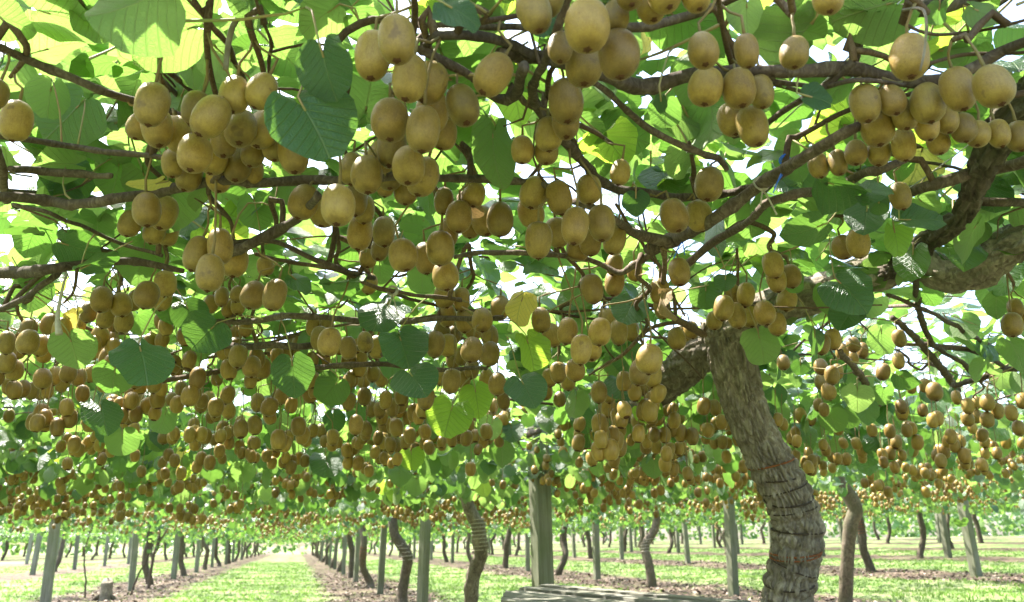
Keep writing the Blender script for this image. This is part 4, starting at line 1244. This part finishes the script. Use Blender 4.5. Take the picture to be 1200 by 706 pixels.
# ------------------------------------------------------------------ leaves that can be picked out one by one
# photo pixel centre, width, height, direction of the tip in the picture (0 down, 90 right), look, hanging depth
LV = [
 (381, 76, 60, 74, 8, 'd'), (364, 140, 102, 92, 25, 'd'), (208, 38, 92, 74, -85, 'u'), (160, 4, 112, 62, -60, 'u'), (70, 18, 88, 60, 70, 'u'), (83, 134, 62, 74, -38, 'u'), (58, 113, 44, 52, 0, 'u'),
 (6, 22, 34, 56, 60, 'u'), (66, 54, 80, 46, 100, 'u'), (378, 18, 60, 46, -60, 'u'), (424, 28, 42, 38, 30, 'u'), (138, 202, 52, 60, -12, 'u'), (577, 172, 45, 80, 8, 'u'), (338, 215, 40, 50, 12, 'u'),
 (165, 302, 50, 64, -18, 'u'), (87, 290, 52, 46, 60, 'd'), (112, 308, 52, 30, 100, 'd'), (222, 366, 42, 38, 20, 'd'), (243, 390, 52, 46, -40, 'd'), (167, 418, 67, 53, 0, 'd'), (85, 406, 54, 40, 5, 'u'), (134, 441, 45, 36, -10, 'u'),
 (343, 435, 50, 47, 5, 'd'), (472, 405, 56, 51, 10, 'd'), (450, 361, 58, 40, -10, 'd'), (486, 445, 52, 38, 25, 'd'), (527, 487, 53, 44, -12, 'l'), (558, 464, 40, 36, 8, 'l'), (621, 409, 40, 52, 12, 'p'), (609, 358, 34, 44, -25, 'Y'),
 (616, 455, 50, 42, 15, 'd'), (738, 362, 42, 36, -20, 'd'), (735, 415, 38, 40, 0, 'd'), (785, 425, 22, 30, 0, 'u'), (710, 487, 30, 32, 0, 'd'), (758, 480, 36, 28, 70, 'p'), (675, 472, 28, 36, 0, 'u'), (683, 490, 30, 30, 10, 'd'),
 (827, 345, 36, 33, 0, 'm'), (892, 402, 42, 46, 20, 'u'), (1015, 252, 48, 40, 0, 'd'), (1075, 257, 60, 38, 82, 'd'), (952, 269, 54, 40, -62, 'd'), (985, 219, 66, 28, 88, 'd'), (1020, 223, 46, 20, 95, 'd'), (1069, 304, 42, 46, -5, 'm'), (1050, 278, 30, 46, 10, 'l'),
 (990, 336, 58, 42, 30, 'd'), (993, 371, 38, 30, -30, 'd'), (1033, 396, 34, 38, 0, 'u'), (1138, 275, 22, 62, -5, 'u'), (1083, 239, 38, 30, 60, 'u'), (994, 147, 26, 40, -12, 'u'), (942, 36, 52, 24, 88, 'u'), (928, 10, 52, 28, 80, 'u'), (225, 84, 32, 36, 0, 'u'), (250, 100, 32, 36, 20, 'u'),
 (930, 186, 44, 46, 20, 'u'), (383, 543, 38, 34, 0, 'd'), (390, 455, 36, 40, -40, 'm'), (391, 493, 24, 30, 0, 'd'), (482, 536, 30, 26, 0, 'l'), (120, 484, 46, 36, 0, 'd'), (143, 516, 36, 36, 0, 'u'), (192, 490, 30, 34, -15, 'u'), (30, 500, 26, 26, 20, 'd'),
 (547, 234, 28, 40, 0, 'b'), (178, 217, 46, 16, -85, 'Y'), (90, 372, 18, 28, 0, 'Y'), (775, 355, 16, 40, 0, 'b'), (365, 430, 24, 30, 15, 'd'), (460, 432, 26, 22, 0, 'm'), (250, 62, 44, 60, 30, 'u'), (115, 20, 60, 40, 60, 'u'), (535, 12, 60, 36, 70, 'd'), (560, 8, 50, 36, 40, 'u'),
 (875, 15, 40, 50, 10, 'u'), (905, 28, 44, 36, 40, 'u'), (780, 130, 36, 40, 0, 'u'), (800, 142, 48, 34, 60, 'u'), (690, 150, 44, 30, 60, 'u'), (775, 120, 16, 24, 0, 'd'), (745, 235, 30, 28, 0, 'd'), (850, 330, 26, 22, 0, 'd'), (930, 330, 22, 26, 10, 'm'), (955, 400, 18, 34, 0, 'd'),
 (1000, 470, 34, 24, 60, 'd'), (1005, 462, 36, 28, 0, 'u'), (1062, 444, 34, 20, 80, 'd'), (1175, 440, 30, 30, 0, 'u'), (1172, 492, 20, 16, 60, 'm'), (938, 430, 20, 20, 0, 'd'), (40, 272, 50, 40, -20, 'u'), (35, 300, 40, 34, 20, 'u'), (60, 230, 30, 30, 0, 'u'), (300, 245, 44, 46, 10, 'u'), (270, 330, 34, 30, 60, 'u'),
 (440, 265, 40, 30, 0, 'u'), (490, 265, 40, 40, 20, 'u'), (495, 325, 36, 34, 0, 'u'), (445, 315, 34, 30, 0, 'u'), (570, 20, 40, 40, 0, 'u'), (520, 68, 40, 36, 20, 'u'), (400, 330, 60, 16, 80, 'd'), (350, 330, 34, 20, 60, 'd'),
 (500, 218, 30, 60, 0, 'u'), (725, 452, 34, 30, 10, 'd'), (772, 458, 30, 30, -20, 'd'), (802, 472, 28, 28, 20, 'u'), (742, 502, 30, 26, 10, 'u'), (822, 448, 26, 26, -30, 'm'), (690, 512, 26, 26, 0, 'd'), (790, 500, 24, 22, 0, 'd'), (600, 505, 28, 26, 10, 'd'), (575, 500, 28, 30, -15, 'u'), (1110, 60, 44, 24, 80, 'u'), (1150, 15, 44, 26, 60, 'u'), (1040, 30, 34, 26, 80, 'u'), (1100, 14, 24, 30, 0, 'u'), (1030, 240, 24, 24, 0, 'd'), (880, 120, 40, 30, 60, 'u'), (955, 115, 40, 26, 70, 'd'), (860, 150, 30, 30, 0, 'u'),
]
MATS = {'d': M_DARK, 'u': M_LEAF, 'l': M_LIME, 'p': M_LIME, 'm': M_LEAF, 'Y': M_YEL, 'b': M_DRY}
n_hand = 0
for k, (x, y, w, h, ta, lk) in enumerate(LV):
    big = max(w, h)
    real = {'Y': .105, 'b': .075}.get(lk, .125 if big > 55 else .115)
    d = FPX * real / big
    ray = px_ray(x, y)
    hi = 0.66 if lk in 'dlpmYb' else 0.80
    if lk == 'u' and y < 340: lo = 0.70
    else: lo = 0.40
    if lk in 'dlpYb' and y > 300: hi = 0.60
    if ray.z > .02:
        d = min(max(d, lo / ray.z), hi / ray.z)
    # blades in front of the fruit stay in front of it
    if lk in 'dlpY':
        px, py, dep = project(FP)
        m = (np.abs(px - x) < w * .5) & (np.abs(py - y) < h * .5)
        if m.any(): d = min(d, max(dep[m].min() - 0.06, 0.75))
    pos = CAM + ray * d
    v = ray.normalized()
    a = R_(ta)
    tip_img = CR * math.sin(a) - CU * math.cos(a)
    wid_img = v.cross(tip_img).normalized()
    # aspect says how far the blade is turned away
    al, ac = (h, w) if abs(math.sin(a)) < .7 else (w, h)
    fl = min(1.0, al / (ac * 0.97)); fc = min(1.0, ac * 0.97 / al)
    n0 = -v if lk in 'dlpYb' else v
    if lk == 'm': n0 = -v
    # tip tilts away or toward
    th = math.acos(max(fl, .3)) * random.choice((-1, 1)); tw = math.acos(max(fc, .3)) * random.choice((-1, 1))
    nrm = n0.copy()
    if fl < .97: nrm = (n0 * math.cos(th) + Vector((0, 0, 1)) * abs(math.sin(th))).normalized()
    elif fc < .97: nrm = (n0 * math.cos(tw) + wid_img * math.sin(tw)).normalized()
    nrm = (nrm + Vector((random.gauss(0, .10), random.gauss(0, .10), random.gauss(.12, .08)))).normalized()
    if lk in 'dlpYbm' and nrm.dot(v) > -0.2: nrm = (nrm - v * .5).normalized()
    yv = (tip_img - nrm * tip_img.dot(nrm)).normalized()
    xv = yv.cross(nrm).normalized()
    sc = (big * d / FPX) / 1.42
    Rm = Matrix((xv, yv, nrm)).transposed().to_4x4()
    base = pos - yv * (0.22 * sc)
    o = link('leaf', hi_mesh(k % 5 if lk != 'b' else 4, MATS[lk]), None)
    mw = Matrix.Translation(base) @ Rm @ Matrix.Diagonal((sc * random.uniform(.94, 1.05), sc, sc * (2.4 if lk == 'b' else random.uniform(.7, 1.4)), 1))
    o.parent = vine0
    o.matrix_parent_inverse = Matrix.Translation(-vine0.location)
    o.matrix_basis = mw
    if lk == 'Y': o['label'] = 'yellow leaf with brown blotches'
    if lk == 'b': o['label'] = 'curled dry brown leaf'
    # leaf stalk up to the wood
    wv, wd_ = nearest(np.array(base + Vector((0, 0, .03))), WOOD)
    wv = Vector(wv)
    if wd_ > 0.16: wv = base + (wv - base).normalized() * 0.14
    inv = mw.inverted()
    m1 = base - yv * .02 + nrm * .004
    m2 = base.lerp(wv, .6) - yv * .012 + Vector((0, 0, .012))
    me, _ = tube('petiole', [base + yv * .004, m1, m2, wv], [.0019, .0017, .0017, .0022], 5, .02)
    pt = link('petiole', me, o, M_PET)
    pt.matrix_parent_inverse = (Matrix.Translation(vine0.location) @ Matrix.Translation(-vine0.location) @ mw).inverted()
    n_hand += 1

# ------------------------------------------------------------------ the near canopy: a roof of leaves above the crop
PETIOLES = []
for a_, b_ in ((.25, .1), (-.3, .2), (.1, -.15)):
    m_, _ = tube('petiole', [(0, .03, 0), (0, -.15, .02), (a_ * .5, -.45, b_), (a_, -.8, b_ * 2.2)], [.024, .021, .021, .026], 5, .12)
    m_.materials.append(M_PET); PETIOLES.append(m_)
def near_canopy():
    area = [(-6.8, 4.7, 0.75, 12.4)]
    x0, x1, y0, y1 = area[0]
    dens = 330
    n = int((x1 - x0) * (y1 - y0) * dens)
    x = rng.uniform(x0, x1, n); y = rng.uniform(y0, y1, n)
    far = np.hypot(x, y)
    px0, py0, dep0 = project(np.stack([x, y, np.full(n, 1.95)], 1))
    # thin out outside the view and far away
    inview = (px0 > -250) & (px0 < 1450) & (dep0 > 0.2)
    keep = rng.random(n) < np.where(inview, np.interp(far, [0, 3.5, 6, 12], [1, 1, .74, .55]), 0.40)
    nz_ = np.array([noise.noise((a * 1.7, b * 1.7, 2)) for a, b in zip(x, y)])
    keep &= (nz_ > -0.42 + 0.15 * rng.random(n))
    # thin spot in the roof to the right of the trunk
    hole = ((px0 > 1035) & (py0 > 60) & (py0 < 470) & (dep0 > 2.5) & (dep0 < 6.5)) & (rng.random(n) < .45)
    keep &= ~hole
    x, y, far = x[keep], y[keep], far[keep]
    n = len(x)
    base = CAMZ + np.interp(far, [0, 2.2, 3.4, 5.0], [0.80, 0.74, 0.58, 0.40])
    z = base + terr(x) + np.interp(far, [0, 2.5, 5], [0.45, 0.5, 0.80]) * rng.beta(1.3, 1.7, n)
    hang = 0.10
    R = rand_leaf_frames(n, 0.42, 0.0)
    Rh = rand_leaf_frames(n, 0.42, 1.0)
    hm = rng.random(n) < np.interp(z - CAMZ - terr(x), [0.4, 0.62, 0.8, 1.0], [0.9, 0.6, 0.14, 0.05])
    R[hm] = Rh[hm]
    s = 0.072 * rng.uniform(0.55, 1.35, n)
    P = np.stack([x, y, z], 1)
    px, py, dep = project(P)
    fx, fy, fd = project(FP)
    # hanging blades must not cover the fruit placed one by one
    bad = np.zeros(n, bool)
    for i in np.nonzero((dep < 4.5) & (dep > .3))[0]:
        if ((np.abs(fx - px[i]) < 30) & (np.abs(fy - py[i]) < 34) & (fd > dep[i] - .05)).any(): bad[i] = True
    bad |= (px > 604) & (px < 664) & (py > 490) & (py < 640) & (dep < 6.3)
    bad |= (px > 955) & (px < 1018) & (py > 548) & (py < 640) & (dep < 12.2)    # and so does the pale S-bent trunk
    x, y, z, R, s, P, px, py, dep = x[~bad], y[~bad], z[~bad], R[~bad], s[~bad], P[~bad], px[~bad], py[~bad], dep[~bad]
    n = len(x)
    own = np.argmin(np.stack([(x - v[1]) ** 2 + (y - v[2]) ** 2 for v in NEAR_VINES], 1), 1)
    vis = (px > -40) & (px < 1240) & (py > -40) & (py < 746) & (dep > .25)
    size = np.where(vis, s / np.maximum(dep, .1), 0)
    kind = rng.random(n)
    for vi, (root, vx, vy) in enumerate(NEAR_VINES):
        ids = np.nonzero(own == vi)[0]
        if len(ids) == 0: continue
        lim = 300 - (n_hand if vi == 0 else 0)
        order = ids[np.argsort(-size[ids])]
        single = [i for i in order[:lim] if size[i] > 0]
        rest = np.setdiff1d(ids, single)
        for i in single:
            mat = M_LEAF if kind[i] < .80 else (M_LIME if kind[i] < .88 else (M_DARK if kind[i] < .985 else M_YEL))
            o = link('leaf', hi_mesh(int(i) % 5, mat), root)
            m = Matrix(R[i].tolist()).to_4x4()
            o.matrix_basis = Matrix.Translation(Vector(P[i]) - Vector(root.location)) @ m @ Matrix.Diagonal((s[i], s[i], s[i] * rng.uniform(.9, 2.3), 1))
            if vi == 0:
                link('petiole', PETIOLES[int(i) % 3], o)
        print('canopy', vi, len(single), len(rest))
        for t in range(3):
            sel = rest[rest % 3 == t]
        V, F, U = LEAF_MID[vi % 3]
        Vs, Fs, Us, b = [], [], [], 0
        for t in range(3):
            sel = rest[rest % 3 == t]
            V, F, U = LEAF_MID[t]
            m = len(V)
            Vs.append((np.einsum('nij,nmj->nmi', R[sel], V[None] * s[sel][:, None, None]) + P[sel][:, None] - np.array(root.location)).reshape(-1, 3))
            Fs.append((F[None] + (b + np.arange(len(sel)) * m)[:, None, None]).reshape(-1, 3))
            Us.append(np.tile(U, (len(sel), 1))); b += len(sel) * m
        nf = len(LEAF_MID[0][1])
        me = np_mesh('foliage', np.concatenate(Vs), tris=np.concatenate(Fs), uv=np.concatenate(Us), matidx=np.repeat((rng.random(len(rest)) < .28).astype(np.int32), nf))
        me.materials.append(M_LEAF); me.materials.append(M_DARK)
        tag(link('foliage', me, root), kind='stuff')
near_canopy()

# ------------------------------------------------------------------ wooden table by the post
def build_table():
    zt = 0.80
    dz = zt - CAMZ
    A = PZ(592, 692, dz); B = PZ(640, 684.5, dz); C = PZ(873, 704, dz)
    e = (C - B).normalized()                                   # boards run along the back edge
    nrm = Vector((-e.y, e.x, 0))
    if nrm.dot(CAM - B) < 0: nrm = -nrm
    root = tag(empty('wooden_table', ((B + C) / 2 + nrm * .45).to_tuple()), 'weathered grey plank table with an angled end in front of the tall post', 'table')
    root.location.z = ground_z(root.location.x, root.location.y)
    wA = (A - B).dot(nrm); lA = (A - B).dot(e)
    L = (C - B).length + 0.05
    bw, gap, th = 0.135, 0.016, 0.045
    for k in range(7):
        o0 = k * (bw + gap); o1 = o0 + bw
        # the angled end: boards start where the line B-A cuts them, then square off
        s0, s1 = [lA * o / wA if o < wA else lA + (o - wA) * 2.0 for o in (o0, o1)]
        V = []
        for z in (zt - th, zt):
            i = 0.004 if z == zt else 0
            V += [B + e * (s0 + i) + nrm * (o0 + i), B + e * (L - i) + nrm * (o0 + i), B + e * (L - i) + nrm * (o1 - i), B + e * (s1 + i) + nrm * (o1 - i)]
        V = [Vector((v.x, v.y, z)) for v, z in zip(V, [zt - th] * 4 + [zt + random.uniform(-.009, .006)] * 4)]
        cvec = sum(V, Vector()) / 8
        ang = math.atan2(e.y, e.x)
        Mi = (Matrix.Translation(cvec) @ Matrix.Rotation(ang, 4, 'Z')).inverted()
        V = [Mi @ v for v in V]
        Q = [(0, 1, 5, 4), (1, 2, 6, 5), (2, 3, 7, 6), (3, 0, 4, 7), (4, 5, 6, 7), (3, 2, 1, 0)]
        me = np_mesh('board', np.array(V), quads=np.array(Q), smooth=False)
        me.update()
        o = link('board', me, root, M_TABLE)
        o.location = cvec - root.location; o.rotation_euler = (0, 0, ang)
    def beam(name, p, q, w):
        p, q = Vector(p), Vector(q)
        L_ = (q - p).length
        me = box_mesh(name, w, w * .6, L_, .004)
        o = link(name, me, root, M_TABLE)
        o.location = p - root.location
        o.rotation_mode = 'QUATERNION'
        o.rotation_quaternion = (q - p).to_track_quat('Z', 'Y')
    W = 7 * (bw + gap)
    for t in (lA + 0.30, L - 0.25):
        c = B + e * t
        zg = ground_z(c.x, c.y) - .02
        beam('cross_beam', Vector((*(c + nrm * .02).xy, zt - th - .045)), Vector((*(c + nrm * (W - .02)).xy, zt - th - .045)), .09)
        beam('leg', Vector((*(c + nrm * -.02).xy, zg)), Vector((*(c + nrm * (W * .72) + e * .03).xy, zt - th - .005)), .09)
        beam('leg', Vector((*(c + nrm * (W + .02) + e * .05).xy, zg)), Vector((*(c + nrm * (W * .28) - e * .03).xy, zt - th - .005)), .09)
build_table()

# ------------------------------------------------------------------ ties, strings and a hanging cord
def tie(pix, dz, mat, name, label, cat, r=.0016, nl=2):
    p = PZ(pix[0], pix[1], dz)
    p = Vector(nearest(np.array(p), WOOD)[0])
    raws = []
    for k in range(nl):
        rr = .009 + .002 * k
        pts = [p + CR * (math.cos(a) * rr) + Vector((0, 0, 1)) * (math.sin(a) * rr) + CF * (.006 * math.sin(a * 2 + k)) for a in np.linspace(0, 6.5, 15)]
        raws.append(tube('t', pts, [r] * 15, 5, .01, raw=True))
    for k in range(2):
        a = random.uniform(-1, 1)
        pts = [p - Vector((0, 0, .012)), p + CR * (.012 * a) - Vector((0, 0, .028)), p + CR * (.03 * a) - Vector((0, 0, .045 + .02 * k))]
        raws.append(tube('t', pts, [r] * 3, 5, .01, raw=True))
    o = link(name, join_raw(name, raws), None, mat)
    tag(o, label, cat)
tie((900, 182), .70, M_BLUE, 'twine_tie', 'bright blue twine knotted round the upper right branch', 'twine', .0013, 2)
tie((796, 280), .66, M_BLUE, 'twine_tie', 'small blue twine tie at the branch fork', 'twine', .0014, 2)
tie((872, 210), .68, M_STRING, 'twine_tie', 'pale loose string loop tied where two bare branches cross', 'twine', .0018, 4)
tie((478, 330), .62, M_STRING, 'twine_tie', 'pale string loop on a thin cane above the central dark leaf', 'twine', .0016, 3)
p = PZ(78, 320, .62)
me, _ = tube('hanging_cord', [p, p + Vector((-.004, 0, -.05)), p + CR * -.006 + Vector((0, 0, -.11)), p + CR * .004 + Vector((0, 0, -.15))], [.003, .004, .0055, .0085], 8, .01, .002, .2)
tag(link('hanging_cord', me, None, M_STRING), 'pale frayed cord hanging from the branch at left', 'cord')
p = PZ(290, 8, .80)
me, _ = tube('dry_tendril', [p + Vector((0, 0, .05)), p, p + CR * -.02 + Vector((0, 0, -.035)), p + CR * -.024 + Vector((0, 0, -.11))], [.0045, .005, .0048, .004], 7, .01, .004, .2)
vpart('dry_tendril', me, vine0, M_GREY)
pk = PZ(1060, 5, .74)
f1 = [f for f in fr if f[1] == 1066][0]
c1 = Vector(fpos(f1))
pts = [PZ(1058, 12, .74), c1 + CR * 0.0 - CF * .040 + CU * .050, c1 + CR * .004 - CF * .036 + CU * .005, c1 - CR * .001 - CF * .032 - CU * .028]
me, _ = tube('pale_twig', pts, [.0020, .0020, .0018, .0014], 6, .01, .001)
vpart('pale_twig', me, vine0, M_GREY)

# ------------------------------------------------------------------ clearing on the left: stump and young vines
def stump():
    x, y = -3.6, 19.3
    gz = ground_z(x, y)
    r = tag(empty('tree_stump', (x, y, gz)), 'grey sawn stump on the dirt strip beside the left post', 'stump')
    def dsp(a, s, rr, p): return 0.012 * noise.noise(Vector((math.cos(a) * 4, math.sin(a) * 4, s * 2)))
    me, _ = tube('stump_wood', [(0, 0, -.08), (0, 0, .06), (.005, 0, .2), (0, .005, .36), (0, 0, .365)], [.17, .13, .115, .11, .10], 20, .03, 0, 0, dsp)
    link('stump_wood', me, r, M_BARK)
    me, _ = tube('root', [(.05, 0, .1), (.16, -.05, .05), (.28, -.1, -.03)], [.06, .045, .02], 8, .04, .01, .2)
    link('root', me, r, M_BARK2)
    me, _ = tube('root', [(-.05, 0, .12), (-.15, -.06, .06), (-.26, -.06, -.03)], [.06, .05, .02], 8, .04, .01, .2)
    link('root', me, r, M_BARK2)
stump()
def young(x, y, pts, r0, label, leaves=26):
    gz = ground_z(x, y)
    r = tag(empty('young_vine', (x, y, gz)), label, 'vine', 'young vines in the clearing')
    P = []
    for path in pts:
        me, Q = tube('stem', path, list(np.linspace(r0, r0 * .5, len(path))), 8, .05, .015, .15, None, x)
        link('stem', me, r, M_CANE); P += Q
    if leaves == 40:
        c = tag(link('crown', CROWN_MID[1], r), kind='stuff'); c.location = (-3.9 - x, 19.0 - y, 0)
    top = np.array([tuple(q) for q in P if q.z > 1.0])
    if len(top):
        ix = rng.integers(0, len(top), leaves)
        pos = top[ix] + rng.normal(0, .11, (leaves, 3))
        V, F, U = LEAF_LO
        me = scatter('foliage', V, F, U, pos, rand_leaf_frames(leaves, .6, .5), .07 * rng.uniform(.6, 1.2, leaves))
        tag(link('foliage', me, r, M_LEAF), kind='stuff')
young(-4.2, 20.4, [[(0, 0, -.05), (-.03, 0, .35), (-.12, .05, .75), (-.10, .05, 1.2), (.05, 0, 1.75)]], .022, 'slender young vine stem leaning beside the grey stump')
young(-3.3, 20.9, [[(-.1, 0, .0), (.02, 0, .45), (.15, 0, .8), (.10, .05, 1.3), (.25, 0, 1.75)]], .022, 'slender bent young vine stem right of the grey stump')
young(-3.55, 24.3, [[(0, 0, -.05), (.02, 0, .5), (.06, .02, .95), (.25, 0, 1.35), (.42, 0, 1.8)], [(.05, .02, .85), (.12, 0, 1.2), (.08, .1, 1.5), (.05, 0, 1.85)]], .045, 'forked pale young vine with slim trunk in the left row', 40)

# ------------------------------------------------------------------ grass, clover and leaf litter near enough to see
def grass():
    n = 120000
    y = 8 + 52 * rng.random(n) ** 1.7; x = rng.uniform(-14, 24, n)
    px, py, dep = project(np.stack([x, y, terr(x)], 1))
    wob = np.array([noise.noise((a * .9, b * .9, 1)) for a, b in zip(x, y)])
    d = np.abs(((x - 1.78 + 2.8 + wob * .35) % 5.6) - 2.8)
    keep = (px > -60) & (px < 1260) & (py < 760) & (d > 0.95 + .4 * rng.random(n))
    keep |= (px > -60) & (px < 1260) & (rng.random(n) < .05)
    x, y = x[keep], y[keep]; n = len(x)
    z = np.array([ground_z(a, b) for a, b in zip(x, y)])
    V = np.array([(-.006, 0, 0), (.006, 0, 0), (.002, .02, .6), (-.5 * .03, .05, 1.0), (.018, -.01, 0), (.03, -.03, .8)])
    F = np.array([(0, 1, 2), (0, 2, 3), (1, 4, 5)])
    V = V * np.array([1.6, 1, 1])
    a = rng.uniform(0, 6.28, n)
    nr = rng.normal(0, .22, (n, 3)); nr[:, 2] = 1
    R = rot_np(nr, np.stack([np.cos(a), np.sin(a), np.zeros(n)], 1))
    h = rng.uniform(.025, .075, n)
    sc = np.stack([np.ones(n) * .9, h, h], 1)
    M = NT('grass_blade')
    r = M.rand()
    M.l(M.mix(r, (0.075, 0.155, 0.028), (0.22, 0.29, 0.09)), M.p.inputs['Base Color'])
    M.p.inputs['Roughness'].default_value = .6
    tr = M.n('ShaderNodeBsdfTranslucent'); tr.inputs[0].default_value = (.2, .36, .05, 1)
    mx = M.n('ShaderNodeMixShader'); mx.inputs[0].default_value = .35
    M.l(M.p.outputs[0], mx.inputs[1]); M.l(tr.outputs[0], mx.inputs[2]); M.l(mx.outputs[0], M.out.inputs[0])
    me = scatter('grass', V, F, None, np.stack([x, y, z - .004], 1), R, sc, smooth=False)
    o = link('grass', me, None, M.m)
    tag(o, 'short mown grass in the lanes between the vine rows', 'grass', None, 'stuff')
grass()
def litter():
    n = 26000
    y = 8 + 28 * rng.random(n) ** 1.3; x = rng.uniform(-8, 16, n)
    px, py, dep = project(np.stack([x, y, terr(x)], 1))
    d = np.abs(((x - 1.78 + 2.8) % 5.6) - 2.8)
    keep = (px > -60) & (px < 1260) & ((d < .9 + .4 * rng.random(n)) | (rng.random(n) < .04))
    x, y = x[keep], y[keep]; n = len(x)
    z = np.array([ground_z(a, b) for a, b in zip(x, y)]) + .012
    V, F, U = LEAF_LO
    nr = rng.normal(0, .35, (n, 3)); nr[:, 2] = 1
    R = rot_np(nr, rng.normal(0, 1, (n, 3)))
    M = NT('leaf_litter')
    r = M.rand()
    M.l(M.ramp(r, [(0, (.05, .032, .022)), (.45, (.12, .08, .056)), (.8, (.22, .165, .125)), (1, (.36, .29, .23))]), M.p.inputs['Base Color'])
    M.p.inputs['Roughness'].default_value = .85
    me = scatter('leaf_litter', V, F, U, np.stack([x, y, z], 1), R, .045 * rng.uniform(.5, 1.3, n), smooth=False)
    tag(link('leaf_litter', me, None, M.m), 'dry brown fallen leaves along the strips under the vine rows', 'leaf litter', None, 'stuff')
litter()

# ------------------------------------------------------------------ shelter belt closing the orchard
def shelter_belt():
    pos = []
    for k in range(16000):
        t = rng.random()
        if t < .62: x, y = rng.uniform(-75, 125), 112 + rng.normal(0, 1.4)
        elif t < .82: x, y = -46 + rng.normal(0, 1.4), rng.uniform(5, 80)
        else: x, y = 58 + rng.normal(0, 1.4), rng.uniform(5, 80)
        top = 5.2 + 1.6 * noise.noise((x * .15, y * .15, 3))
        pos.append((x, y, float(terr(min(x, 40))) + top * rng.random() ** .8))
    pos = np.array(pos); n = len(pos)
    V, F, U = LEAF_LO
    nr = rng.normal(0, 1, (n, 3)); nr[:, 2] = np.abs(nr[:, 2]); nr[:, 1] -= .6
    me = scatter('shelter_belt', V, F, U, pos, rot_np(nr, rng.normal(0, 1, (n, 3))), rng.uniform(.22, .5, n))
    tag(link('shelter_belt', me, None, M_LEAF), 'far hedge of pale green trees closing the end of the orchard', 'hedge', None, 'stuff')
shelter_belt()
